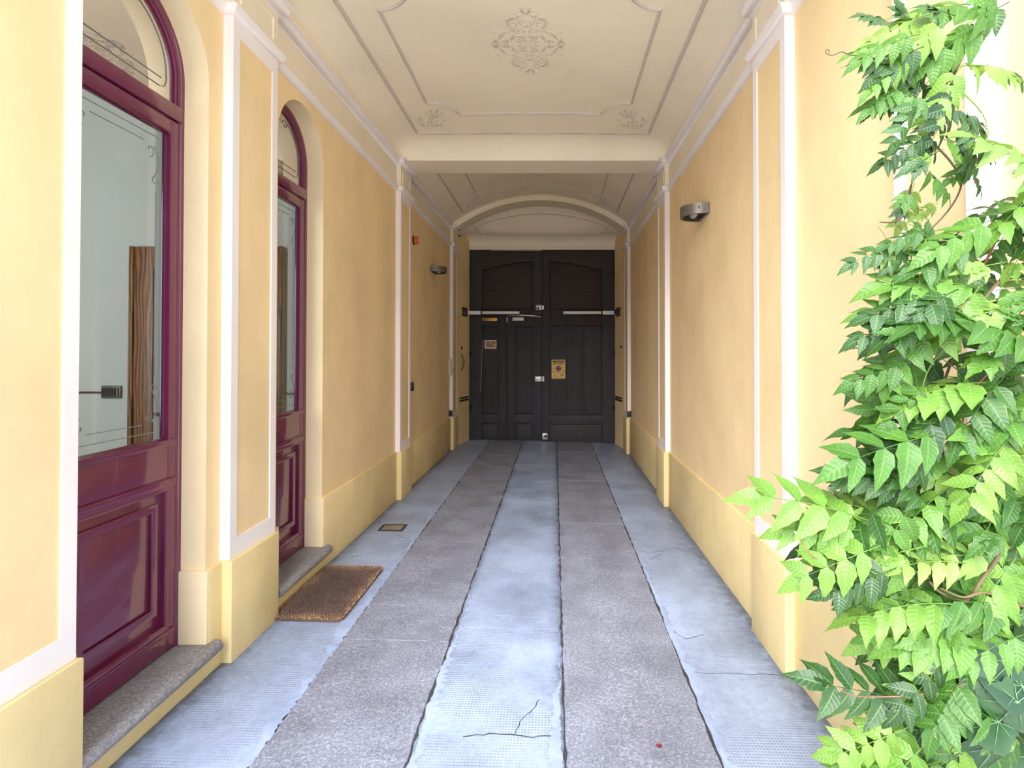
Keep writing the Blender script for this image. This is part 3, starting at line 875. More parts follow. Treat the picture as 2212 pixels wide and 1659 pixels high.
# ------------------------------------------------------------------ arched glazed doors
ZT0, ZT1 = 2.53, 2.645      # transom
def arched_door(d, name, label):
    a, b, c, r, s_ = d['a'], d['b'], d['c'], d['r'], d['s']
    X0, X1 = DX - .045, DX            # frame depth, X1 faces the passage
    fw = .032
    # outer frame: posts + arch in one
    m = MB()
    path = [(a, SILL), (a, s_)] + arch_pts(d)[1:-1] + [(b, s_), (b, SILL)]
    prof = [(0, -.045), (0, .0), (fw * .55, .0), (fw * .7, -.006), (fw, -.008), (fw, -.045)]
    m.sweep(path, prof, lambda p, q, h: (DX + h, p, q), out=-1)
    root = S(m.build(name, 'burgundy', smooth=40), None)
    # transom
    m = MB(); m.box(X0, DX + .006, a + fw * .6, b - fw * .6, ZT0 + .045, ZT1); root_t = m.build('transom', 'burgundy', root, bevel=.006, smooth=40)
    # fanlight frame + glass
    di = dict(d); gi = fw
    fr = MB(); ri = r - gi
    zt = ZT1 + .0
    a0 = math.asin(min(1, max(-1, (s_ - zt) / ri))) if s_ > zt else 0
    pts = [(c - ri, zt), (c - ri, s_)] + [(c - ri * math.cos(PI * i / 28), s_ + ri * math.sin(PI * i / 28)) for i in range(1, 28)] + [(c + ri, s_), (c + ri, zt)]
    fr.sweep(pts, [(0, -.03), (0, -.012), (.012, -.016), (.016, -.03)], lambda p, q, h: (DX + h, p, q), out=-1, closed=True)
    fl = fr.build('fanlight', 'burgundy', root, smooth=40)
    m = MB(); m.poly([(DX - .028, p, q) for p, q in pts]); m.build('pane', 'glass', fl, normals=False)
    # etched lines of the fanlight
    m = MB(); xg = DX - .0265
    rr = ri - .05
    zb = zt + .05
    def e(pp, w=.0019): m.tube([(xg, p, q) for p, q in pp], w, 4)
    an = math.acos(min(1, .12 / rr))
    e([(c + rr * math.cos(t_), s_ + rr * math.sin(t_)) for t_ in [ (PI * .40) * (1 - i / 20) for i in range(21)]] + [(c + rr, zb + .05), (c + rr - .012, zb + .02), (c + rr - .04, zb + .01)])
    e([(c - rr * math.cos(t_), s_ + rr * math.sin(t_)) for t_ in [ (PI * .40) * (1 - i / 20) for i in range(21)]] + [(c - rr, zb + .05), (c - rr + .012, zb + .02), (c - rr + .04, zb + .01)])
    e([(c - rr + .04, zb + .01), (c + rr - .04, zb + .01)]); e([(c - rr + .03, zb + .05), (c + rr - .03, zb + .05)])
    e(spiral(c + .05, s_ + rr - .03, .035, 1.1, PI, -1)); e(spiral(c - .05, s_ + rr - .03, .035, 1.1, 0, 1))
    stuff(m.build('etched_line', 'etch', fl, normals=False))
    # leaf
    la, lb = a + fw + .004, b - fw - .004
    st = .047
    LX = DX - .004
    leaf = MB()
    leaf.box(X0, LX, la, la + st, SILL + .008, ZT0 + .04); leaf_o = leaf.build('door_leaf', 'burgundy', root, bevel=.004, smooth=40)
    def part(nm, y0, y1, z0, z1, x0=X0, x1=LX, bev=.004):
        q = MB(); q.box(x0, x1, y0, y1, z0, z1); return q.build(nm, 'burgundy', leaf_o, bevel=bev, smooth=40)
    part('stile', lb - st, lb, SILL + .008, ZT0 + .04)
    part('top_rail', la + st, lb - st, ZT0 - .02, ZT0 + .04)
    part('bottom_rail', la + st, lb - st, SILL + .008, .255)
    part('lock_rail', la + st, lb - st, .90, 1.105)
    part('lower_panel', la + st, lb - st, .25, .905, X0 + .01, LX - .016, .001)
    def mould(nm, y0, y1, z0, z1, w, h_):
        q = MB(); q.sweep([(y0, z0), (y1, z0), (y1, z1), (y0, z1)], [(0, -.02), (0, h_ * .55), (w * .25, h_), (w * .5, h_ * .8), (w * .75, h_ * .95), (w, h_ * .3), (w, -.02)], lambda p, t_, hh: (LX + hh, p, t_), closed=True, out=1)
        return q.build(nm, 'burgundy', leaf_o, smooth=35)
    mould('panel_moulding', la + st - .012, lb - st + .012, .246, .905, .030, .008)
    mould('panel_moulding', la + st + .062, lb - st - .062, .345, .835, .034, .004)
    # raised field
    part('panel_field', la + st + .098, lb - st - .098, .381, .799, X0 + .02, LX - .008, .004)
    # horizontal mouldings: rail nosings
    for z0, z1, ex in ((1.08, 1.112, .013), (.895, .935, .013), (.228, .252, .010)):
        q = MB(); q.prism([(LX - .01, la + .008, z0), (LX + ex * .5, la + .008, z0), (LX + ex, la + .008, z0 + (z1 - z0) * .45), (LX + ex * .8, la + .008, z1 - .004), (LX - .01, la + .008, z1)], (0, lb - la - .016, 0))
        q.build('rail_moulding', 'burgundy', leaf_o, smooth=50)
    # glass bead and pane
    ga, gb, gz0, gz1 = la + st - .004, lb - st + .004, 1.105, ZT0 - .02
    q = MB(); q.sweep([(ga, gz0), (gb, gz0), (gb, gz1), (ga, gz1)], [(0, -.03), (0, .003), (.005, .002), (.010, -.010), (.010, -.03)], lambda p, t_, hh: (LX + hh, p, t_), closed=True, out=1)
    q.build('glazing_bead', 'burgundy', leaf_o, smooth=40)
    xg = LX - .024
    q = MB(); q.poly([(xg, ga, gz0), (xg, gb, gz0), (xg, gb, gz1), (xg, ga, gz1)]); q.build('pane', 'glass', leaf_o, normals=False)
    # etched border: double lines and corner scrolls
    m = MB(); xg += .0015
    def e2(pp, w=.0021): m.tube([(xg, p, t_) for p, t_ in pp], w, 4)
    i1, i2 = .045, .085
    for zz, sg in ((gz0, 1), (gz1, -1)):
        e2([(ga + i1, zz + sg * i1), (gb - i1, zz + sg * i1)]); e2([(ga + .13, zz + sg * i2), (gb - .13, zz + sg * i2)])
        for yy, sy in ((ga, 1), (gb, -1)):
            e2(spiral(yy + sy * .10, zz + sg * .115, .030, .8, PI / 2 * sg, sy * sg, 16, 1.1))
            e2([(yy + sy * (.075 + .0 - .03 * math.sin(PI * i / 12)), zz + sg * (.09 + .14 * i / 12)) for i in range(13)])
            e2(spiral(yy + sy * .072, zz + sg * .235, .024, .75, 0 if sy < 0 else PI, sg * -sy, 16, 1.2))
    for yy, sy in ((ga, 1), (gb, -1)):
        e2([(yy + sy * .062, gz0 + .29), (yy + sy * .062, gz1 - .29)])
    stuff(m.build('etched_line', 'etch', leaf_o, normals=False))
    # stone sill with a rounded nosing
    xs_ = LD + .045
    prof = [(DX - .02, SILL - .06)] + [(xs_ - .03 + .03 * math.cos(t_), SILL - .03 + .03 * math.sin(t_)) for t_ in [-PI / 2 + PI * i / 8 for i in range(9)]] + [(DX - .02, SILL)]
    q = MB(); q.prism([(x, a - .045, z) for x, z in prof], (0, b - a + .085, 0))
    so = q.build('sill', 'sill', None, bevel=.003, smooth=50)
    return root, so
d1, s1 = arched_door(D1, 'door_1', '')
d2, s2 = arched_door(D2, 'door_2', '')
s1.name = 'trim_5'; s2.name = 'trim_6'
S(s1); S(s2)

# ------------------------------------------------------------------ carriage gate at the far end
def G(px, py): return atY(px, py, Y_G)
gx = lambda px: G(px, 760).x
gz = lambda py: G(1170, py).z
gx0, gx1, gz0, gz1 = gx(1016), gx(1326), gz(949), gz(540)
GT = .05
mb = MB(); mb.box(gx0 - .05, gx1 + .05, Y_G + .045, Y_G + .08, gz0 - .14, gz1 + .06)
door_3 = S(mb.build('door_3', 'iron'))
xm = gx(1171)
def gbox(nm, parent, x0, x1, z0, z1, y0, y1=Y_G + .05, mat='gate', bev=.004):
    q = MB(); q.box(x0, x1, y0, y1, z0, z1); return q.build(nm, mat, parent, bevel=bev, smooth=40)
def gpoly(nm, parent, pts, y0, y1, mat, bev=.004):
    q = MB(); q.prism([(x, y0, z) for x, z in pts], (0, y1 - y0, 0)); return q.build(nm, mat, parent, bevel=bev, smooth=30)
gap = .011
FY = Y_G                       # front of stiles and rails
PY = Y_G + .028                # front of recessed panels
def arc_top(xa, xb, rev):
    z_lo, z_hi = gz(584), gz(565)
    p = []
    for i in range(13):
        q = i / 12; z = z_lo + (z_hi - z_lo) * math.sin(PI / 2 * q)
        p.append((xa + (xb - xa) * (q if not rev else 1 - q), z))
    return p
for sgn in (-1, 1):
    if sgn < 0: X0, X1, pa_, pb_ = gx0, xm - .003, gx(1041), gx(1151)
    else: X0, X1, pa_, pb_ = xm + .003, gx1, gx(1187), gx(1301)
    zr0, zr1 = gz(682), gz(669)
    lf = gbox('gate_leaf', door_3, X0, pa_, gz0 - .05 if sgn > 0 else gz0 + .0, gz1, FY)            # outer or meeting stile
    gbox('stile', lf, pb_, X1, gz0 - .05 if sgn > 0 else zr0, gz1, FY)
    # curved head rail
    at = arc_top(pa_, pb_, sgn > 0)
    at_s = sorted(at)
    gpoly('head_rail', lf, at_s + [(pb_, gz1), (pa_, gz1)], FY, Y_G + .05, 'gateh')
    gbox('middle_rail', lf, pa_, pb_, zr0 - (gz(682) - gz(703)) * (1 if sgn > 0 else .0), zr1, FY, mat='gateh')
    # arched upper panel
    gpoly('panel', lf, [(pa_ + gap, zr1 + gap), (pb_ - gap, zr1 + gap)] + [(min(max(x, pa_ + gap), pb_ - gap), z - gap * 1.5) for x, z in at_s[::-1]], PY, Y_G + .05, 'gateh')
    # thin moulding round it
    q = MB(); q.tube([(x, PY - .004, z) for x, z in [(pa_ + .012, zr1 + .012)] + [(min(max(x, pa_ + .012), pb_ - .012), z - .014) for x, z in at_s] + [(pb_ - .012, zr1 + .012), (pa_ + .012, zr1 + .012)]], .007, 5)
    q.build('panel_moulding', 'gate', lf, smooth=60)
    if sgn > 0:
        zt, zb, zc = gz(703), gz(897), gz(916)
        gbox('bottom_rail', lf, pa_, pb_, zc, zb, FY)
        e = [gx(1187), gx(1224), gx(1262), gx(1301)]
        for k_ in range(3):
            gbox('panel', lf, e[k_] + gap, e[k_ + 1] - gap, zb + gap, zt - gap, PY - (.010 if k_ != 1 else -.004), mat='gate')
        gbox('kick_panel', lf, pa_ + gap, pb_ - gap, gz0 - .05, zc - gap, PY - .012)
    else:
        # fixed narrow part beside the wicket
        xw = gx(1094)
        zt, zb, zc = gz(704), gz(895), gz(915)
        gbox('stile', lf, gx(1076), xw - .003, gz0 + .01, zr0, FY)
        gbox('top_rail', lf, pa_, gx(1076), zt, zr0 - .003, FY, mat='gateh')
        gbox('panel', lf, pa_ + gap, gx(1076) - gap, zb + gap, zt - gap, PY)
        gbox('bottom_rail', lf, pa_, gx(1076), zc, zb, FY)
        gbox('kick_panel', lf, pa_ + gap, gx(1076) - gap, gz0 + .012, zc - gap, PY - .012)
        wk = gbox('wicket_door', door_3, xw + .003, gx(1113), gz0 + .012, zr0 - .004, FY - .006)
        gbox('stile', wk, gx(1151), xm - .005, gz0 + .012, zr0 - .004, FY - .006)
        gbox('top_rail', wk, gx(1113), gx(1151), zt - .01, zr0 - .004, FY - .006, mat='gateh')
        gbox('panel', wk, gx(1113) + gap, gx(1151) - gap, zb + gap, zt - .01 - gap, PY - .006)
        gbox('bottom_rail', wk, gx(1113), gx(1151), zc, zb, FY - .006)
        gbox('kick_panel', wk, gx(1113) + gap, gx(1151) - gap, gz0 + .014, zc - gap, PY - .014)
        # door closer on the wicket
        cl = gbox('door_closer', wk, gx(1107.5), gx(1131.5), gz(693), gz(686), FY - .045, FY - .006, 'white', .004)
        q = MB(); q.tube([(gx(1099), FY - .05, gz(680.5)), (gx(1155), FY - .05, gz(682.5))], .013, 8); q.build('closer_arm', 'white', cl)
        q = MB(); q.tube([(gx(1155), FY - .05, gz(683)), (gx(1169), FY - .05, gz(685))], .008, 8); q.build('closer_pivot', 'steel', cl)
        gbox('hinge', wk, gx(1094.5), gx(1096.5), gz(696), gz(685.5), FY - .02, FY, 'white', .002)
        gbox('hinge', wk, gx(1093.5), gx(1097), gz(720), gz(700), FY - .02, FY, 'iron', .002)
        gbox('hinge', wk, gx(1093.5), gx(1097.5), gz(822), gz(808), FY - .02, FY, 'iron', .002)
        # rim lock
        lk = gbox('rim_lock', wk, gx(1155.5), gx(1170.3), gz(824), gz(813), FY - .05, FY - .006, 'steel', .004)
        q = MB(); q.lathe((gx(1159.5), FY - .052, gz(820)), (0, 1, 0), [(.008, 0), (.008, .01)], 12); q.build('keyhole', 'black', lk)
        ul = gbox('upper_latch', lf, gx(1157.5), gx(1170), gz(670), gz(659), FY - .045, FY, 'steel', .004)
        gbox('latch_opening', ul, gx(1159), gx(1165.5), gz(669), gz(664.5), FY - .047, FY - .04, 'black', .001)
        q = MB(); q.tube([(gx(1043), FY - .012, gz(733)), (gx(1040.5), FY - .012, gz(790)), (gx(1038.5), FY - .012, gz(845))], .006, 6); q.build('draw_rod', 'steel', lf)
    # strap hinges / pintles on the outer edge
    xh = X0 if sgn < 0 else X1
    for yy in (589, 763, 880):
        q = MB(); q.tube([(xh, FY - .012, gz(yy + 5)), (xh, FY - .012, gz(yy - 5))], .016, 8); q.build('hinge', 'iron', lf)
    if sgn > 0:
        q = MB(); q.box(gx(1171.6), gx(1175.5), FY - .045, FY, gz(824), gz(813)); q.build('lock_keep', 'white', lf, bevel=.003)
        q = MB(); q.box(gx(1170.6), gx(1175), FY - .04, FY, gz(669), gz(660)); q.build('latch_keep', 'steel', lf, bevel=.003)
        fbolt = gbox('floor_bolt', lf, gx(1171.5), gx(1183), gz0 + .004, gz(935), FY - .06, FY, 'steel', .004)
        gbox('bolt_slot', fbolt, gx(1176), gx(1181.5), gz(944), gz(938), FY - .063, FY - .055, 'black', .001)
        q = MB(); q.tube([(gx(1314), FY - .02, gz(688)), (gx(1318), FY - .03, gz(692)), (gx(1324), FY - .03, gz(690)), (gx(1327), FY - .03, gz(684))], .005, 5); q.build('cable', 'black', lf)
mb = MB(); mb.box(gx0 - .03, gx0, Y_G + .01, Y_G + .1, gz0 - .02, gz1 + .02); mb.build('gate_jamb', 'iron', door_3)
mb = MB(); mb.box(gx1, gx1 + .03, Y_G + .01, Y_G + .1, gz0 - .05, gz1 + .02); mb.build('gate_jamb', 'iron', door_3)
mb = MB(); mb.tube([(gx(1060), Y_G - .03, gz(541.5)), (gx(1170), Y_G - .03, gz(542))], .007, 6); mb.build('head_bar', 'steel', door_3)

# gate openers
for sgn, lab in ((-1, 'white telescopic gate opener arm above the small wicket door'), (1, 'white telescopic gate opener arm on the gate leaf with the yellow warning sign')):
    xe = (1011, 1038, 1041, 1122) if sgn < 0 else (1327, 1302, 1299, 1217)
    r0 = G(xe[0], 675)
    op = thing('gate_opener', (r0.x, Y_G - .16, r0.z), lab, 'gate opener')
    def ob(nm, xa, xb, za, zb, ya, yb, mt, bev=.006):
        q = MB(); q.box(min(xa, xb), max(xa, xb), ya, yb, min(za, zb), max(za, zb)); return q.build(nm, mt, op, bevel=bev, smooth=40)
    Y_O = Y_G - .10
    P = lambda px, py: atY(px, py, Y_O - .05)
    ob('motor_housing', P(xe[0], 675).x, P(xe[1], 675).x, P(0, 679.2).z, P(0, 671.3).z, Y_O - .05, Y_O + .02, 'white')
    ob('arm', P(xe[2], 675).x, P(xe[3], 675).x, P(0, 678.2).z, P(0, 672.2).z, Y_O - .045, Y_O + .01, 'white')
    ob('arm_joint', P(xe[1], 675).x, P(xe[2], 675).x, P(0, 679).z, P(0, 671.8).z, Y_O - .045, Y_O + .01, 'black', .002)
    ob('arm_underside', P(xe[2], 675).x, P(xe[3], 675).x, P(0, 680).z, P(0, 678.2).z, Y_O - .04, Y_O + .02, 'black', .001)
    ob('arm_bracket', P(xe[3] + 6 * sgn, 675).x, P(xe[3] + 2 * sgn, 675).x, P(0, 680).z, P(0, 673).z, Y_O, Y_G, 'iron', .001)
    bx = (1009.5, 1000) if sgn < 0 else (1328.5, 1341)
    q = MB(); a_ = P(bx[0], 675); b_ = P(bx[1], 675)
    zq0, zq1 = P(0, 680).z, P(0, 669).z
    q.prism([(a_.x, Y_O - .05, zq0 + .01), (b_.x, Y_O - .04, zq0 + .03), (b_.x, Y_O - .04, zq1 - .02), (a_.x, Y_O - .05, zq1)], (0, .09, 0)); q.build('hinge_bracket', 'iron', op, bevel=.004)
    q = MB(); q.lathe(((a_.x + b_.x) / 2, Y_O - .065, (zq0 + zq1) / 2), (0, 1, 0), [(.012, 0), (.012, .03)], 10); q.build('bolt', 'steel', op)
# recess plates of the openers in the splayed walls
for wall, sgn in ((wall_left, -1), (wall_right, 1)):
    def wx(y, off=.0):
        t_ = (y - 8.66) / (Y_G - .06 - 8.66); t_ = min(max(t_, 0), 1)
        return (LP + (gl_ - LP) * t_ + off) if sgn < 0 else (RP + (gr_ - RP) * t_ - off)
    def strip(nm, ya, yb, za, zb, mat, off):
        q = MB(); n_ = 4
        for i in range(n_):
            y0_ = ya + (yb - ya) * i / n_; y1_ = ya + (yb - ya) * (i + 1) / n_
            q.add([(wx(y0_, off), y0_, za), (wx(y1_, off), y1_, za), (wx(y1_, off), y1_, zb), (wx(y0_, off), y0_, zb), (wx(y0_, -.02), y0_, za), (wx(y1_, -.02), y1_, za), (wx(y1_, -.02), y1_, zb), (wx(y0_, -.02), y0_, zb)],
                  [(0, 1, 2, 3), (0, 1, 5, 4), (3, 2, 6, 7), (1, 2, 6, 5), (0, 3, 7, 4)])
        return q.build(nm, mat, wall)
    zo = atY(1170, 674, 9.0).z
    strip('opener_plate', 8.86, 9.12, zo - .075, zo + .075, 'darkwood', .006)
    zr = atY(1170, 859, 8.95).z
    for dz in (0, -.042):
        strip('wall_rail', 8.75, 9.15, zr + dz - .008, zr + dz + .012, 'iron', .022)

# ------------------------------------------------------------------ things on the gate
def text_mesh(name, body, size, loc, mat, parent, align='CENTER', ry=0, sx_=1):
    cu = bpy.data.curves.new(name, 'FONT'); cu.body = body; cu.size = size; cu.align_x = align; cu.align_y = 'CENTER'; cu.extrude = .0004
    to = bpy.data.objects.new(name + '_tmp', cu); COL.objects.link(to)
    dg = bpy.context.evaluated_depsgraph_get(); dg.update()
    me = bpy.data.meshes.new_from_object(to.evaluated_get(dg))
    bpy.data.objects.remove(to)
    me.transform(Matrix.Translation(Vector(loc) - wloc(parent)) @ Matrix.Rotation(PI / 2, 4, 'X') @ Matrix.Diagonal((sx_, 1, 1, 1)))
    me.materials.clear(); me.materials.append(M[mat])
    o = bpy.data.objects.new(name, me); COL.objects.link(o); o.parent = parent
    stuff(o)
    return o
sa, sb = G(1191.5, 818), G(1221, 777)
YS = PY - .010 - .004
sg_ = thing('warning_sign', ((sa.x + sb.x) / 2, YS, sa.z), 'yellow ATTENZIONE no parking sign on the right gate leaf', 'sign')
mb = MB(); mb.box(sa.x, sb.x, YS - .002, YS + .003, sa.z, sb.z); mb.build('sign_plate', 'yellowsign', sg_)
w_, h_ = sb.x - sa.x, sb.z - sa.z; cx_ = (sa.x + sb.x) / 2
mb = MB(); mb.box(sa.x + .012, sb.x - .012, YS - .003, YS - .0015, sb.z - h_ * .145, sb.z - h_ * .04); mb.build('header_band', 'ink', sg_)
text_mesh('lettering', 'ATTENZIONE', .030, (cx_, YS - .0035, sb.z - h_ * .095), 'yellowsign', sg_, sx_=1.12)
text_mesh('lettering', 'DIVIETO DI SOSTA', .026, (cx_, YS - .0025, sb.z - h_ * .70), 'ink', sg_, sx_=.88)
def small_print(f, words, hgt, mt):        # lines too small to read in the photograph
    q = MB()
    for x0_, x1_ in words:
        q.box(sa.x + w_ * x0_, sa.x + w_ * x1_, YS - .0028, YS - .0015, sb.z - h_ * f - hgt / 2, sb.z - h_ * f + hgt / 2)
    stuff(q.build('small_print', mt, sg_))
small_print(.185, ((.12, .30), (.33, .52), (.55, .72), (.75, .88)), .010, 'print'); small_print(.225, ((.08, .27), (.30, .44), (.47, .70), (.73, .92)), .010, 'print')
small_print(.275, ((.08, .36), (.55, .92)), .008, 'print'); small_print(.80, ((.62, .90),), .014, 'print'); small_print(.855, ((.12, .26), (.30, .48), (.70, .86)), .009, 'print'); small_print(.925, ((.08, .42), (.46, .58), (.62, .92)), .008, 'print')
def disc(nm, r0, r1, dy, mat):
    q = MB(); n_ = 28; zc = sb.z - h_ * .465
    o_ = [(cx_ + r1 * math.cos(2 * PI * i / n_), YS - dy, zc + r1 * math.sin(2 * PI * i / n_)) for i in range(n_)]
    if r0 <= 0: q.prism(o_, (0, .001, 0))
    else:
        i_ = [(cx_ + r0 * math.cos(2 * PI * i / n_), YS - dy, zc + r0 * math.sin(2 * PI * i / n_)) for i in range(n_)]
        q.add(o_ + i_, [(i, (i + 1) % n_, n_ + (i + 1) % n_, n_ + i) for i in range(n_)])
    return q.build(nm, mat, sg_, normals=False)
disc('symbol', 0, .050, .003, 'darkviolet'); disc('symbol_ring', .044, .053, .0036, 'redink')
q = MB(); zc = sb.z - h_ * .465
for a_ in (PI / 4, -PI / 4):
    dx_, dz_ = math.cos(a_) * .044, math.sin(a_) * .044; nx_, nz_ = -math.sin(a_) * .014, math.cos(a_) * .014
    q.poly([(cx_ - dx_ - nx_, YS - .0042, zc - dz_ - nz_), (cx_ + dx_ - nx_, YS - .0042, zc + dz_ - nz_), (cx_ + dx_ + nx_, YS - .0042, zc + dz_ + nz_), (cx_ - dx_ + nx_, YS - .0042, zc - dz_ + nz_)])
stuff(q.build('symbol_cross', 'violet', sg_, normals=False))
for sx_ in (-1, 1):
    q = MB(); q.box(cx_ + sx_ * w_ * .36 - .018, cx_ + sx_ * w_ * .36 + .018, YS - .003, YS - .0015, zc - .05, zc - .04); q.build('lettering', 'ink', sg_)
    q = MB(); q.sweep([(cx_ + sx_ * w_ * .36 - .012, zc - .012), (cx_ + sx_ * w_ * .36 + .012, zc - .012), (cx_ + sx_ * w_ * .36 + .012, zc + .02), (cx_ + sx_ * w_ * .36 - .012, zc + .02)], [(0, .0015), (.004, .0015), (.004, .003), (0, .003)], lambda a, b, h: (a, YS - h, b), closed=True); q.build('pictogram', 'redink', sg_)

pa, pb = G(1046.5, 753), G(1072, 735)
YP_ = PY - .003
pc = thing('framed_notice', ((pa.x + pb.x) / 2, YP_, pa.z), 'small sepia picture card with white border on the gate', 'picture')
mb = MB(); mb.box(pa.x, pb.x, YP_ - .006, YP_ + .002, pa.z, pb.z); mb.build('border', 'paper', pc)
t = NT('sepia_print'); nn = t.noise(9, 5, .7, (1.2, 1, 4))
M['sepia'] = t.set(t.ramp(nn, [(.32, lin((74, 48, 36))), (.5, lin((150, 104, 72))), (.68, lin((226, 190, 140)))]), .5)
mb = MB(); mb.box(pa.x + .014, pb.x - .012, YP_ - .0075, YP_ - .005, pa.z + .016, pb.z - .012); mb.build('print', 'sepia', pc)
pa, pb = G(1041.5, 693), G(1073.5, 686.5)
bp = thing('brass_plate', ((pa.x + pb.x) / 2, FY, pa.z), 'narrow brass name plate at the top of the gate by the wicket', 'plate')
mb = MB(); mb.box(pa.x, pb.x, FY - .010, FY, pa.z, pb.z); mb.build('plate', 'brass', bp, bevel=.004, smooth=40)
mb = MB()
for i in range(12):
    x_ = pa.x + .03 + (pb.x - pa.x - .06) * i / 11
    mb.box(x_ - .006, x_ + .006, FY - .0108, FY - .0095, pa.z + .02, pa.z + .034)
stuff(mb.build('engraving', 'ink', bp))

# ------------------------------------------------------------------ wall lamps
def wall_lamp(side, px_near, px_far, ybot_near, ytop_near, label):
    xw = LW if side < 0 else RW
    s = -side
    p0 = atX(px_near, ybot_near, xw); p1 = atX(px_far, ybot_near, xw)
    zt = atX(px_near, ytop_near, xw).z; zb = p0.z
    y0, y1 = p0.y, p1.y; yc = (y0 + y1) / 2; ha = (y1 - y0) / 2; pr = .19
    root = thing('wall_lamp', (xw, yc, zb), label, 'wall lamp', None)
    q = MB(); q.box(min(xw, xw + s * .018), max(xw, xw + s * .018), y0, y1, zb, zt); q.build('back_plate', 'lampmetal', root, bevel=.003)
    n_ = 24
    out = [(xw + s * (.018 + (pr - .018) * math.sin(PI * i / n_) ** .8), yc - ha * math.cos(PI * i / n_)) for i in range(n_ + 1)]
    inn = [(xw + s * (.018 + (pr - .038) * math.sin(PI * i / n_) ** .8), yc - (ha - .02) * math.cos(PI * i / n_)) for i in range(n_ + 1)]
    q = MB(); N_ = n_ + 1
    q.add([(x, y, zb) for x, y in out] + [(x, y, zt) for x, y in out] + [(x, y, zb) for x, y in inn] + [(x, y, zt) for x, y in inn],
          [(i, i + 1, N_ + i + 1, N_ + i) for i in range(n_)] + [(2 * N_ + i, 2 * N_ + i + 1, 3 * N_ + i + 1, 3 * N_ + i) for i in range(n_)] +
          [(i, i + 1, 2 * N_ + i + 1, 2 * N_ + i) for i in range(n_)] + [(N_ + i, N_ + i + 1, 3 * N_ + i + 1, 3 * N_ + i) for i in range(n_)])
    q.build('curved_shade', 'lampmetal', root, smooth=40)
    q = MB(); q.prism([(x, y, zb + .035) for x, y in inn], (0, 0, .006)); q.build('reflector', 'lampdark', root)
    q = MB()
    for z_ in (zt - .028, zt - .040):
        q.box(min(out[2][0], out[2][0] + s * .012), max(out[2][0], out[2][0] + s * .012), out[1][1] - .002, out[3][1] + .004, z_ - .002, z_ + .002)
    stuff(q.build('vent_slot', 'black', root))
    q = MB()
    prof = [(.004, 0), (.02, .008), (.028, .03), (.03, .06), (.026, .09), (.014, .108), (.003, .112)]
    q.lathe((xw + s * .085, yc - .056, zb + .026), (0, 1, 0), prof, 14); q.build('bulb', 'bulb', root, smooth=60)
    return root
wall_lamp(1, 1533.5, 1511, 459.5, 437, 'curved grey wall lamp high on the right wall beyond the pilaster')
wall_lamp(-1, 928.5, 940, 585.5, 573.5, 'curved grey wall lamp high on the left wall near the gate')

# amber beacon
yb_ = 6.15
bz = atY(897, 519, yb_).z; btip = atY(907, 519, yb_).x
bc = thing('warning_beacon', (LW, yb_, bz), 'amber flashing beacon on the left wall behind the middle pilaster', 'beacon')
q = MB(); q.lathe((LW, yb_, bz), (1, 0, 0), [(.052, 0), (.052, .012), (.046, .016)], 20); q.build('base', 'black', bc, smooth=40)
L_ = btip - LW
q = MB(); q.lathe((LW + .015, yb_, bz), (1, 0, 0), [(.046, 0), (.045, L_ * .5), (.042, L_ - .04), (.036, L_ - .032), (.0, L_ - .028)], 20); q.build('dome', 'amber', bc, smooth=40)
q = MB(); q.lathe((LW + .03, yb_, bz), (1, 0, 0), [(.01, 0), (.012, .03), (.006, .05)], 10); q.build('bulb', 'bulb', bc, smooth=60)

# photocells
def photocell(x0, x1, y0, y1, z0, z1, label, face):
    r_ = thing('photocell', ((x0 + x1) / 2, (y0 + y1) / 2, z0), label, 'sensor')
    q = MB(); q.box(x0, x1, y0, y1, z0, z1); q.build('housing', 'black', r_, bevel=.006, smooth=40)
    q = MB(); cz = (z0 + z1) / 2; q.lathe((x1 if face > 0 else x0, (y0 + y1) / 2, cz), (face, 0, 0), [(.014, -.004), (.014, .002), (.009, .004)], 12); q.build('lens', 'glass', r_)
    return r_
zz = atY(888, 835, 5.95).z
photocell(LW, LW + .06, 5.90, 5.97, zz - .05, zz + .05, 'black photocell on the left wall just past the middle pilaster', 1)
ya = Y_P[3][0] - .072
z0_, z1_ = atY(970, 899.5, ya).z, atY(970, 887, ya).z
photocell(LW, atY(976.2, 893, ya).x, ya, ya + .055, z0_, z1_, 'black photocell low beside the last pilaster on the left', 1)
photocell(atY(1355.8, 893, ya).x, RW, ya, ya + .055, z0_ - .01, z1_ - .01, 'black photocell low beside the last pilaster on the right', -1)

# push-button box and pull key on the last left pilaster
yk = Y_P[3][0] - .06
kx0, kx1 = atY(964.5, 790, yk).x, atY(969, 790, yk).x
ks = thing('push_button', (LW, yk, atY(966, 808, yk).z), 'cream push-button box with red knob on the last left pilaster', 'button box')
q = MB(); q.box(LW, LW + .03, yk - .05, yk - .01, atY(966, 806, yk).z, atY(966, 778, yk).z); q.build('cover', 'cream', ks, bevel=.008, smooth=40)
q = MB(); q.box(LW, LW + .045, yk - .02, yk + .02, atY(966, 811, yk).z, atY(966, 775, yk).z); q.build('mounting_frame', 'cream', ks, bevel=.008, smooth=40)
q = MB(); q.box(atY(972, 790, yk).x, atY(977, 790, yk).x, yk, yk + .058, atY(966, 806, yk).z, atY(966, 791, yk).z); q.build('switch_box', 'white', ks, bevel=.004, smooth=40)
xk_ = atY(977, 797, yk).x
q = MB(); q.lathe((xk_, yk + .03, atY(966, 797.5, yk).z), (1, 0, 0), [(.006, 0), (.006, .02), (.012, .022), (.012, .03)], 12); q.build('knob', 'redink', ks, smooth=40)

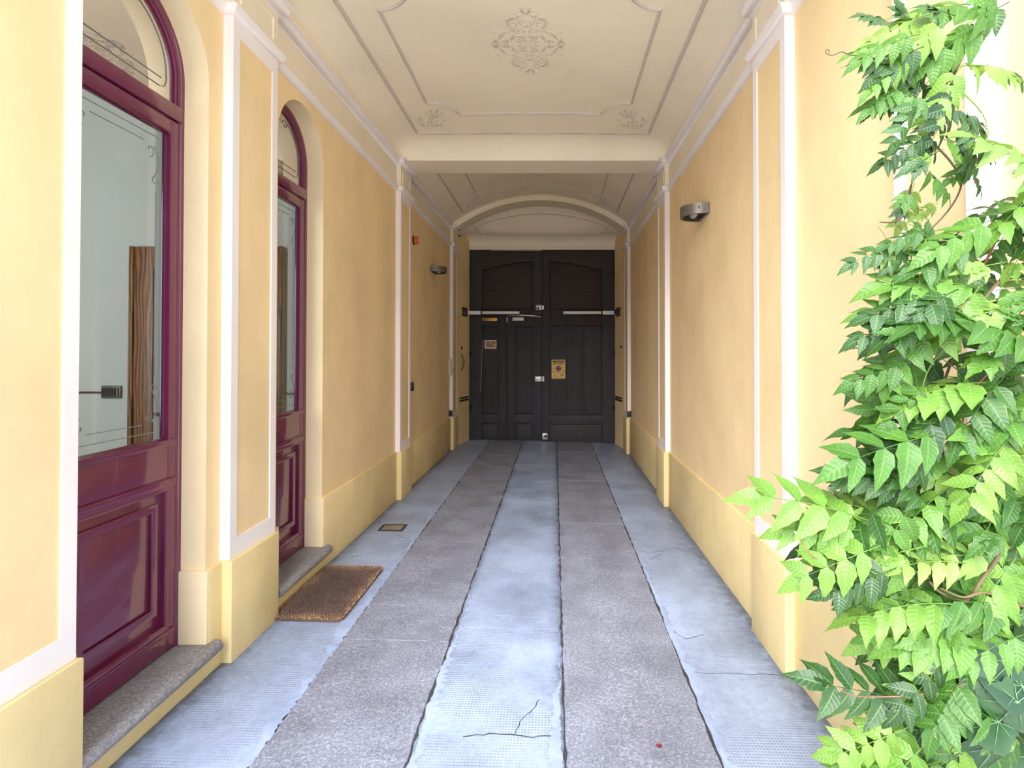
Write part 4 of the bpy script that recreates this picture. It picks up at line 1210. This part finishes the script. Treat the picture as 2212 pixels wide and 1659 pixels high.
# curved pull handle and a raised dark disc in place of the round hole on the left vestibule wall
yh = 8.85
def lwx(y): return LP + (gl_ - LP) * min(max((y - 8.66) / (Y_G - .06 - 8.66), 0), 1)
hz0, hz1 = atY(989, 800, yh).z, atY(989, 765, yh).z
ph = thing('pull_handle', (lwx(yh), yh, hz0), 'dark curved pull handle on the left wall beside the gate', 'handle')
q = MB(); q.tube([(lwx(yh) + .045 * math.sin(PI * i / 12), yh, hz0 + (hz1 - hz0) * i / 12) for i in range(13)], .013, 8); q.build('grip', 'lampmetal', ph, smooth=60)
for z_ in (hz0, hz1):
    q = MB(); q.lathe((lwx(yh) - .005, yh, z_), (1, 0, 0), [(.02, 0), (.02, .01)], 12); q.build('rosette', 'iron', ph)
zq = atY(989, 751, yh).z
q = MB(); q.lathe((lwx(yh) - .01, yh, zq), (1, 0, 0), [(.03, 0), (.03, .018), (.02, .024)], 16)
o = q.build('wall_hole_disc', 'iron', None, smooth=40, loc=(lwx(yh), yh, zq)); tag(o, 'small round black disc for the hole above the curved handle by the gate', 'button')
zq = atY(1343, 749, 8.8).z
def rwx(y): return RP + (gr_ - RP) * min(max((y - 8.66) / (Y_G - .06 - 8.66), 0), 1)
q = MB(); q.box(rwx(8.8) - .02, rwx(8.8) + .01, 8.76, 8.84, zq - .018, zq + .018)
o = q.build('wall_catch', 'iron', None, bevel=.004, loc=(rwx(8.8), 8.8, zq)); tag(o, 'small black catch on the right wall beside the gate', 'catch')
# cable stubs on the soffit of the arch
for i, (px, py, r_) in enumerate(((990, 495, .03), (992.5, 509.5, .017))):
    yy = 8.5
    p = atY(px, py, yy)
    q = MB(); q.lathe(p, (.6, -.1, -.8), [(r_ * .5, -.02), (r_ * .6, .0), (r_ * .4, .025)], 12)
    q.build('anchor_hole', 'iron', arch)

# ------------------------------------------------------------------ doormat
mc = Vector((-1.397, 3.375, fz(-1.397)))
mat_ = thing('doormat', mc, 'worn brown coir doormat below the second arched door', 'doormat')
def mat_outline(n=10, grow=0):
    hx, hy, rc_ = .205 + grow, .372 + grow, .035
    pts = []
    for (sx_, sy_, a0) in ((1, -1, -PI / 2), (1, 1, 0), (-1, 1, PI / 2), (-1, -1, PI)):
        for i in range(5):
            a = a0 + PI / 2 * i / 4
            pts.append((sx_ * (hx - rc_) + rc_ * math.cos(a), sy_ * (hy - rc_) + rc_ * math.sin(a)))
    return pts
q = MB(); q.prism([(mc.x + x, mc.y + y, fz(mc.x + x) + .001) for x, y in mat_outline()], (0, 0, .016)); q.build('backing', 'coirbase', mat_)
q = MB()
for i in range(15000):
    x = R.uniform(-.207, .207); y = R.uniform(-.374, .374)
    dx_ = abs(x) - .17; dy_ = abs(y) - .337
    if dx_ > 0 and dy_ > 0 and math.hypot(dx_, dy_) > .036: continue
    a = R.uniform(0, PI); l = R.uniform(.005, .010); h = R.uniform(.007, .013)
    bx, by, bz_ = mc.x + x, mc.y + y, fz(mc.x + x) + .014
    tx, ty = R.uniform(-.006, .006), R.uniform(-.006, .006)
    w2 = .0022
    q.add([(bx - w2 * math.cos(a), by - w2 * math.sin(a), bz_), (bx + w2 * math.cos(a), by + w2 * math.sin(a), bz_), (bx + tx, by + ty, bz_ + h)], [(0, 1, 2)])
stuff(q.build('coir_pile', 'coir', mat_, normals=False))

# ------------------------------------------------------------------ fallen leaves and scraps on the floor
def fallen(px, py, size, colr, label, cat='leaf', name='fallen_leaf', seed=0):
    rr = random.Random(seed); p = atF(px, py)
    n_ = 12; pts = []; a0 = rr.uniform(0, 6)
    for i in range(n_):
        a = 2 * PI * i / n_; r_ = size * (.75 + .35 * math.cos(a) + rr.uniform(-.18, .18))
        pts.append((p.x + r_ * math.cos(a + a0), p.y + r_ * .7 * math.sin(a + a0) , p.z + .006 + rr.uniform(0, .35) * size))
    m = MB(); m.add([(p.x, p.y, p.z + .004)] + pts, [(0, 1 + i, 1 + (i + 1) % n_) for i in range(n_)])
    key = 'litter_%d_%d_%d' % colr
    if key not in M: M[key] = plain(key, colr, .7, var=.2)
    o = m.build(name, key, None, loc=(p.x, p.y, p.z), normals=False, smooth=80)
    return tag(o, label, cat)
fallen(1422, 1616, .016, (120, 26, 40), 'small dark red fallen leaf on the right granite strip', seed=1)
fallen(614, 1336, .014, (196, 140, 92), 'small tan fallen leaf against the near edge of the doormat', seed=2)
fallen(765, 1203, .022, (214, 190, 160), 'pale curled fallen leaf on the floor just past the doormat', seed=3)
fallen(1432, 1148, .020, (214, 200, 160), 'nearer pale yellow scrap of leaf on the right concrete strip', seed=4)
fallen(1450, 1127, .018, (206, 196, 160), 'farther pale yellow scrap of leaf on the right concrete strip', seed=5)
fallen(1389, 1044, .014, (200, 190, 165), 'tiny pale leaf crumb in the dim part of the right strip', seed=7)
fallen(1062, 955, .03, (222, 220, 214), 'crumpled white paper scrap at the foot of the gate', 'paper', 'paper_scrap', 6)

# ------------------------------------------------------------------ climbing plants at the mouth, right
def leaflet(m, base, d, nrm, L, Wd, fold=.18, droop=.25, wavy=.0, seg=8, toothed=False):
    d = d.normalized(); side = d.cross(nrm).normalized(); nrm = side.cross(d).normalized()
    vs_ = []; at_ = []
    for i in range(seg + 1):
        t_ = i / seg
        w = Wd * .5 * ((math.sin(PI * t_ ** .62)) ** 1.05 if 0 < t_ < 1 else 0)
        cen = base + d * (L * t_) - nrm * (L * droop * t_ * t_)
        wob = wavy * L * math.sin(t_ * 9)
        if toothed and 0 < i < seg: w *= 1.12 if i % 2 else .88
        j1 = 1 + (.07 if i % 2 else -.07) if 0 < i < seg else 1
        vs_ += [cen - side * w * j1 + nrm * (fold * w + wob), cen - side * w * .5 + nrm * fold * w * .62, cen, cen + side * w * .5 + nrm * fold * w * .62, cen + side * w * j1 + nrm * (fold * w - wob)]
        at_ += [(1.0, t_), (.5, t_), (0.0, t_), (.5, t_), (1.0, t_)]
    fs = []
    for i in range(seg):
        for q in range(4):
            k_ = i * 5 + q
            fs.append((k_, k_ + 1, k_ + 6, k_ + 5))
    m.add(vs_, fs, at_)
def compound_leaf(seed, pairs=5, L=.17, ll=.07):
    rr = random.Random(seed); m = MB()
    X = Vector((1, 0, 0)); Z = Vector((0, 0, 1)); Yv = Vector((0, 1, 0))
    pts = [Vector((L * t_, 0, .05 * L - L * .30 * t_ * t_)) for t_ in [i / 8 for i in range(9)]]
    m.tube(pts, [.0016 - .0009 * i / 8 for i in range(9)], 4)
    for k_ in range(pairs):
        t_ = .24 + .70 * k_ / max(1, pairs - 1)
        i = t_ * 8; p = pts[int(min(i, 7))].lerp(pts[int(min(i, 7)) + 1], i - int(min(i, 7)))
        sz = ll * (.72 + .42 * math.sin(PI * (.25 + .6 * t_))) * rr.uniform(.88, 1.1)
        for s_ in (-1, 1):
            dd = Vector((.45 + .25 * t_ + rr.uniform(-.12, .12), s_, rr.uniform(-.75, -.1)))
            nn_ = Vector((rr.uniform(-.2, .2), -s_ * .15 + rr.uniform(-.25, .25), 1))
            leaflet(m, p + Vector((rr.uniform(-.004, .004), 0, 0)), dd, nn_, sz, sz * rr.uniform(.40, .54), .2, rr.uniform(.1, .45), rr.uniform(.0, .035))
    leaflet(m, pts[-1], Vector((1, rr.uniform(-.2, .2), -.5)), Z, ll * 1.15, ll * .52, .2, .3, .02)
    return m
def palmate_leaf(seed, L=.075):
    rr = random.Random(seed); m = MB(); Z = Vector((0, 0, 1))
    m.tube([Vector((-.05, 0, .01)), Vector((0, 0, 0))], .0012, 4)
    for k_, a in enumerate((-1.25, -.62, 0, .62, 1.25)):
        l = L * (1.0 if k_ == 2 else .88 if k_ in (1, 3) else .62) * rr.uniform(.9, 1.1)
        leaflet(m, Vector((0, 0, 0)), Vector((math.cos(a), math.sin(a), rr.uniform(-.25, 0))), Z, l, l * .46, .2, .28, .015, 8, True)
    return m
def ivy_leaf(seed, L=.085):
    rr = random.Random(seed); m = MB()
    n_ = 26; pts = []
    for i in range(n_):
        a = 2 * PI * i / n_
        r_ = L * (.52 + .22 * math.cos(a) + .14 * max(0, math.cos(5 * a)) + rr.uniform(-.01, .01))
        if abs(a - PI) < .25: r_ *= .55
        pts.append(Vector((r_ * math.cos(a) + L * .2, r_ * .95 * math.sin(a), -.18 * abs(math.sin(a)) * r_ - .1 * r_ * max(0, math.cos(a)))))
    m.add([Vector((L * .12, 0, .004))] + pts, [(0, 1 + i, 1 + (i + 1) % n_) for i in range(n_)])
    return m
def ivy_veins(pts, L=.085):
    m = MB(); c = Vector((L * .12, 0, .004)); n_ = len(pts)
    for i in (0, 4, 22, 8, 18, 11, 15):
        e = pts[i % n_]; up_ = Vector((0, 0, .0016))
        m.tube([c + up_, c.lerp(e, .45) + up_, c.lerp(e, .86) + up_], [.0009, .0006, .0003], 4)
    return m
PROT = []
for i in range(7):
    PROT.append(('w', compound_leaf(100 + i, 4 + i % 2, .155 + .015 * (i % 3), .066 + .005 * (i % 4))))
for i in range(3): PROT.append(('p', palmate_leaf(200 + i)))
PROT.append(('i', ivy_leaf(300)))
MESH = {}
def mesh_of(m, name, mat):
    me = bpy.data.meshes.new(name); me.from_pydata([tuple(p) for p in m.v], [], m.f)
    me.polygons.foreach_set('use_smooth', [True] * len(me.polygons)); me.materials.append(M[mat])
    for nm, k_ in (('rim', 0), ('along', 1)):
        a_ = me.attributes.new(nm, 'FLOAT', 'POINT'); a_.data.foreach_set('value', [q[k_] for q in m.at])
    return me
for kind, m in PROT:
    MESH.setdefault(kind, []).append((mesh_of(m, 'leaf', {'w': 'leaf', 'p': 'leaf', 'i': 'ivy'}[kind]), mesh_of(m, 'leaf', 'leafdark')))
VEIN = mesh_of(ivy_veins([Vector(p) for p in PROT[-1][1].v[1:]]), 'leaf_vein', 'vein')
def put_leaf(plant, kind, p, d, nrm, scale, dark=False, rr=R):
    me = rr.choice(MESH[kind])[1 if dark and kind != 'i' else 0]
    o = bpy.data.objects.new('leaf', me)
    d = Vector(d).normalized(); nrm = Vector(nrm)
    y = nrm.cross(d).normalized(); z = d.cross(y).normalized()
    rot = Matrix((d, y, z)).transposed().to_euler()
    o.rotation_euler = rot; o.scale = (scale,) * 3; o.location = Vector(p) - wloc(plant); o.parent = plant
    COL.objects.link(o)
    if kind == 'i':
        v = bpy.data.objects.new('leaf_vein', VEIN); v.parent = o; v.location = (0, 0, 0); COL.objects.link(v)
    return o
def PX(px, py, Y): return atY(px, py, Y)
def stem(plant, pts, r0, r1, mat='stem', name='stem'):
    pp = [PX(*p) for p in pts]; out = []
    for i in range(len(pp) - 1):         # Catmull-Rom
        p0, p1, p2, p3 = pp[max(i - 1, 0)], pp[i], pp[i + 1], pp[min(i + 2, len(pp) - 1)]
        for k_ in range(6):
            t_ = k_ / 6
            out.append(.5 * ((2 * p1) + (p2 - p0) * t_ + (2 * p0 - 5 * p1 + 4 * p2 - p3) * t_ ** 2 + (3 * p1 - p0 - 3 * p2 + p3) * t_ ** 3))
    out.append(pp[-1]); n_ = len(out)
    m = MB(); m.tube(out, [r0 + (r1 - r0) * i / (n_ - 1) for i in range(n_)], 6)
    return m.build(name, mat, plant, smooth=60)
YV = 1.15
up = PX(2150, -60, YV)
hang = thing('wisteria_vine', (1.0, YV, 0), 'thin leafy vine strands hanging from above at the upper right', 'vine')
stem(hang, [(2230, -160, 1.2), (2150, 0, 1.2), (2095, 90, 1.19), (2065, 150, 1.18), (2050, 200, 1.17), (2012, 285, 1.16), (1985, 350, 1.15), (1966, 410, 1.14), (1962, 450, 1.14), (1935, 478, 1.13), (1900, 480, 1.12)], .0055, .0012)
stem(hang, [(2080, 110, 1.18), (2040, 190, 1.16), (2000, 260, 1.17), (2010, 300, 1.16), (2050, 345, 1.15), (2075, 385, 1.14), (2070, 420, 1.13), (2040, 465, 1.12), (1990, 512, 1.1), (1945, 535, 1.1), (1900, 540, 1.09), (1865, 545, 1.09)], .0030, .0009)
stem(hang, [(2052, 175, 1.17), (2085, 205, 1.15), (2115, 235, 1.14), (2132, 270, 1.13), (2130, 320, 1.13), (2105, 352, 1.13)], .0022, .001, 'greenstem')
stem(hang, [(2150, 0, 1.2), (2080, 60, 1.15), (2000, 90, 1.12), (1940, 115, 1.11), (1895, 145, 1.1)], .003, .001, 'greenstem')
stem(hang, [(1895, 145, 1.1), (1905, 160, 1.1), (1950, 210, 1.11), (1970, 240, 1.12), (1990, 270, 1.13)], .0022, .0016, 'greenstem')
stem(hang, [(1855, 120, 1.1), (1835, 118, 1.1), (1818, 112, 1.1), (1800, 119, 1.1), (1786, 116, 1.1), (1784, 108, 1.1), (1790, 108, 1.1), (1792, 114, 1.1)], .0014, .0009, 'stem', 'tendril')
stem(hang, [(1912, 548, 1.1), (1922, 580, 1.1), (1945, 612, 1.1), (1952, 624, 1.1)], .0011, .0007, 'stem', 'tendril')
stem(hang, [(1945, 470, 1.12), (1945, 500, 1.12), (1925, 525, 1.12), (1905, 500, 1.12), (1896, 490, 1.12)], .0007, .0005, 'redstem', 'tendril')
def LF(plant, kind, x, y, ang, sc_, Y, tilt=.0, dark=False, face=.75, rr=R):
    """leaf whose base is seen at (x, y), whose tip points along ang (degrees, 0 = right, 90 = up); face 1 turns it to the camera, 0 lies flat"""
    a = math.radians(ang)
    d = Vector((math.cos(a), rr.uniform(-.35, .15) + tilt, math.sin(a)))
    nrm = Vector((rr.uniform(-.25, .25), -face, 1.0 - face * .55))
    if abs(math.sin(a)) > .8: nrm = Vector((rr.uniform(-.4, .4), -1, .25))
    return put_leaf(plant, kind, PX(x, y, Y), d, nrm, sc_, dark)
UP = [('w', 2010, 30, 185, 1.0), ('w', 2040, 60, 200, 1.0), ('w', 1985, 85, 190, .9), ('w', 1960, 110, 195, .85), ('w', 1940, 130, 200, .8), ('w', 2090, 20, 190, 1.1), ('w', 2120, 60, 215, 1.1),
      ('w', 2060, 95, 230, 1.0), ('w', 2000, 120, 225, .9), ('p', 2030, 20, 150, 1.0), ('p', 1950, 30, 120, .8), ('w', 1905, 95, 170, .65), ('w', 1910, 130, 190, .6), ('w', 1920, 60, 140, .5),
      ('w', 2180, 10, 200, .9), ('p', 2140, 0, 250, 1.3), ('w', 2080, 150, 240, 1.0), ('w', 2050, 180, 265, .9), ('w', 2000, 170, 195, .8), ('w', 1960, 200, 190, .7), ('w', 1935, 165, 160, .7),
      ('w', 1910, 195, 200, .6), ('w', 1975, 215, 240, .7), ('w', 2065, 150, -5, .9), ('w', 2100, 150, 5, .8), ('p', 1985, 215, 250, 1.0), ('p', 2020, 195, 300, .8), ('w', 2020, 230, 340, .8),
      ('w', 2040, 240, 350, .8), ('w', 2030, 300, 345, .8), ('w', 2050, 290, 330, .7), ('p', 2000, 330, 200, .9), ('p', 1965, 350, 200, 1.0), ('w', 2010, 300, 210, .7), ('w', 1990, 360, 320, .6),
      ('w', 2060, 350, 330, .6), ('p', 1960, 420, 250, .7), ('w', 1975, 400, 250, .6), ('p', 1950, 445, 230, .6), ('w', 1985, 470, 320, .6), ('w', 1990, 505, 200, .5), ('w', 2000, 500, 190, .6),
      ('w', 1945, 532, 182, .6), ('w', 1905, 540, 200, .6), ('w', 2110, 350, 200, .5), ('w', 2020, 440, 190, .4), ('w', 1930, 535, 215, .5), ('p', 2010, 270, 200, .8), ('w', 2080, 250, 300, .7), ('w', 1965, 480, 330, .5)]
for (k_, x, y, a, s_) in UP:
    if x < 1970 and 150 < a < 230: x += 30
    LF(hang, k_, x + R.uniform(-6, 6), y + R.uniform(-6, 6), a + R.uniform(-12, 12), s_ * .76, R.uniform(1.06, 1.2), dark=(R.random() < .35))

bush = thing('climbing_bush', (1.0, 1.1, 0), 'dense bright green climbing plant filling the lower right', 'climbing plant')
stem(bush, [(2330, 2000, 1.08), (2310, 1500, 1.08), (2280, 1200, 1.08), (2250, 900, 1.1), (2230, 600, 1.1), (2225, 380, 1.12)], .012, .006)
stem(bush, [(2230, 560, 1.15), (2180, 590, 1.12), (2130, 640, 1.1), (2080, 720, 1.1), (2030, 850, 1.1), (2005, 920, 1.1), (2000, 1010, 1.1), (2003, 1060, 1.1)], .004, .0016)
stem(bush, [(2212, 640, 1.1), (2120, 660, 1.08), (2050, 740, 1.08), (2005, 800, 1.08), (1985, 870, 1.07), (1962, 960, 1.06), (1950, 1030, 1.06), (1950, 1075, 1.06)], .0022, .0010, 'greenstem')
stem(bush, [(2160, 500, 1.16), (2110, 600, 1.12), (2050, 660, 1.1), (1990, 700, 1.09), (1930, 738, 1.08), (1880, 750, 1.08), (1850, 752, 1.08), (1833, 755, 1.08)], .0028, .0008, 'redstem')
stem(bush, [(2320, 1300, 1.1), (2200, 1180, 1.05), (2130, 1240, 1.03), (2090, 1295, 1.03), (2040, 1285, 1.03), (2005, 1250, 1.04), (2003, 1200, 1.05)], .0040, .0022)
stem(bush, [(2330, 1340, 1.1), (2212, 1310, 1.04), (2130, 1280, 1.02), (2080, 1290, 1.02), (2030, 1270, 1.03)], .0032, .002)
stem(bush, [(1850, 1240, 1.03), (1800, 1228, 1.02), (1760, 1205, 1.02), (1735, 1180, 1.02), (1732, 1160, 1.02)], .0012, .0008, 'redstem', 'tendril')
stem(bush, [(2130, 810, 1.06), (2090, 860, 1.04), (2080, 910, 1.04), (2085, 955, 1.04), (2110, 968, 1.04), (2130, 945, 1.04)], .0020, .0012, 'redstem')
stem(bush, [(2030, 930, 1.1), (2045, 1000, 1.09), (2075, 1035, 1.08), (2150, 1120, 1.08)], .002, .0012)
stem(bush, [(2100, 1475, 1.05), (1990, 1500, 1.0), (1920, 1505, 1.0), (1850, 1504, 1.0), (1812, 1489, 1.0)], .0014, .0006, 'redstem', 'tendril')
poly = [(2170, 420), (2120, 500), (2040, 600), (1980, 650), (1930, 720), (1925, 790), (1965, 840), (1985, 930), (1930, 960), (1900, 1000), (1905, 1050), (1870, 1080), (1860, 1120), (1800, 1120), (1800, 1160), (1860, 1200),
        (1880, 1240), (1930, 1290), (1950, 1350), (1965, 1440), (1960, 1500), (1900, 1540), (1930, 1600), (1930, 1680), (2260, 1680), (2260, 330), (2180, 360)]
def inside(x, y):
    c = False; j = len(poly) - 1
    for i in range(len(poly)):
        (xi, yi), (xj, yj) = poly[i], poly[j]
        if (yi > y) != (yj > y) and x < (xj - xi) * (y - yi) / (yj - yi) + xi: c = not c
        j = i
    return c
# single leaves along the outline
EDGE = [('w', 2140, 480, 200, .9), ('w', 2110, 520, 195, .9), ('w', 2060, 590, 185, .95), ('w', 2040, 640, 180, .8), ('w', 2010, 660, 178, .8), ('w', 1990, 690, 190, .8), ('p', 1950, 720, 170, .75), ('w', 1960, 790, 185, .7), ('w', 1985, 800, 200, .7),
        ('w', 2000, 830, 220, .7), ('p', 1985, 700, 230, .6), ('w', 2040, 940, 178, 1.15), ('w', 1990, 990, 190, .8), ('w', 2010, 960, 230, .7), ('w', 1980, 1030, 170, .8), ('w', 1960, 1060, 160, .8), ('w', 1920, 1120, 160, .9), ('w', 1950, 1150, 175, 1.0),
        ('w', 1870, 1150, 175, .85), ('w', 1900, 1180, 195, .9), ('w', 1930, 1230, 190, .8), ('w', 1990, 1270, 200, .8), ('w', 1960, 1290, 230, .7), ('w', 2010, 1330, 200, .9), ('p', 2000, 1380, 190, .9), ('w', 2040, 1420, 210, .9), ('w', 2010, 1450, 250, .8),
        ('w', 1975, 1520, 165, 1.15), ('w', 1960, 1570, 200, .9), ('w', 1960, 1620, 190, .8), ('w', 2060, 1560, 250, .9), ('p', 2045, 860, 235, 1.1), ('p', 2070, 800, 330, 1.0), ('w', 2060, 880, 215, .9)]
for (k_, x, y, a, s_) in EDGE:
    LF(bush, k_, x, y, a + R.uniform(-8, 8), s_ * .86, R.uniform(1.0, 1.08), dark=(R.random() < .3))
cnt = 0; tries = 0
pts_done = []
while cnt < 205 and tries < 20000:
    tries += 1
    x = R.uniform(1800, 2260); y = R.uniform(340, 1680)
    if not inside(x, y): continue
    layer = R.random()
    if 1960 < x < 2110 and 770 < y < 1030 and R.random() < .88: continue
    if 2000 < x < 2200 and 780 < y < 1010 and R.random() < .6: continue       # thinner, the wall shows through
    md = 44
    if any((x - a) ** 2 + (y - b) ** 2 < md * md and abs(layer - c) < .34 for a, b, c in pts_done[-140:]): continue
    pts_done.append((x, y, layer))
    Y = 1.0 + .28 * layer
    if PX(x + 50, y, Y).x > 1.06: continue
    ang = R.gauss(190, 28)
    kind = 'w' if R.random() < .84 else 'p'
    if x > 2090 and y > 1390 and R.random() < .5: kind = 'i'
    LF(bush, kind, x + 50, y, ang, R.uniform(.75, 1.1) * (.9 if kind != 'i' else 1.0), Y, dark=(layer > .5 and R.random() < .75), face=R.uniform(.2, .8))  # back-layer leaves mostly take the darker copy as painted shade
    cnt += 1
for (x, y, a, s_) in ((2000, 1560, 250, 1.0), (2060, 1600, 280, 1.15), (2185, 1420, 220, 1.1), (2200, 1500, 240, 1.2), (1975, 1600, 200, .8), (2150, 1600, 250, 1.0)):
    LF(bush, 'i', x, y, a, s_, R.uniform(1.0, 1.05), face=1.0)
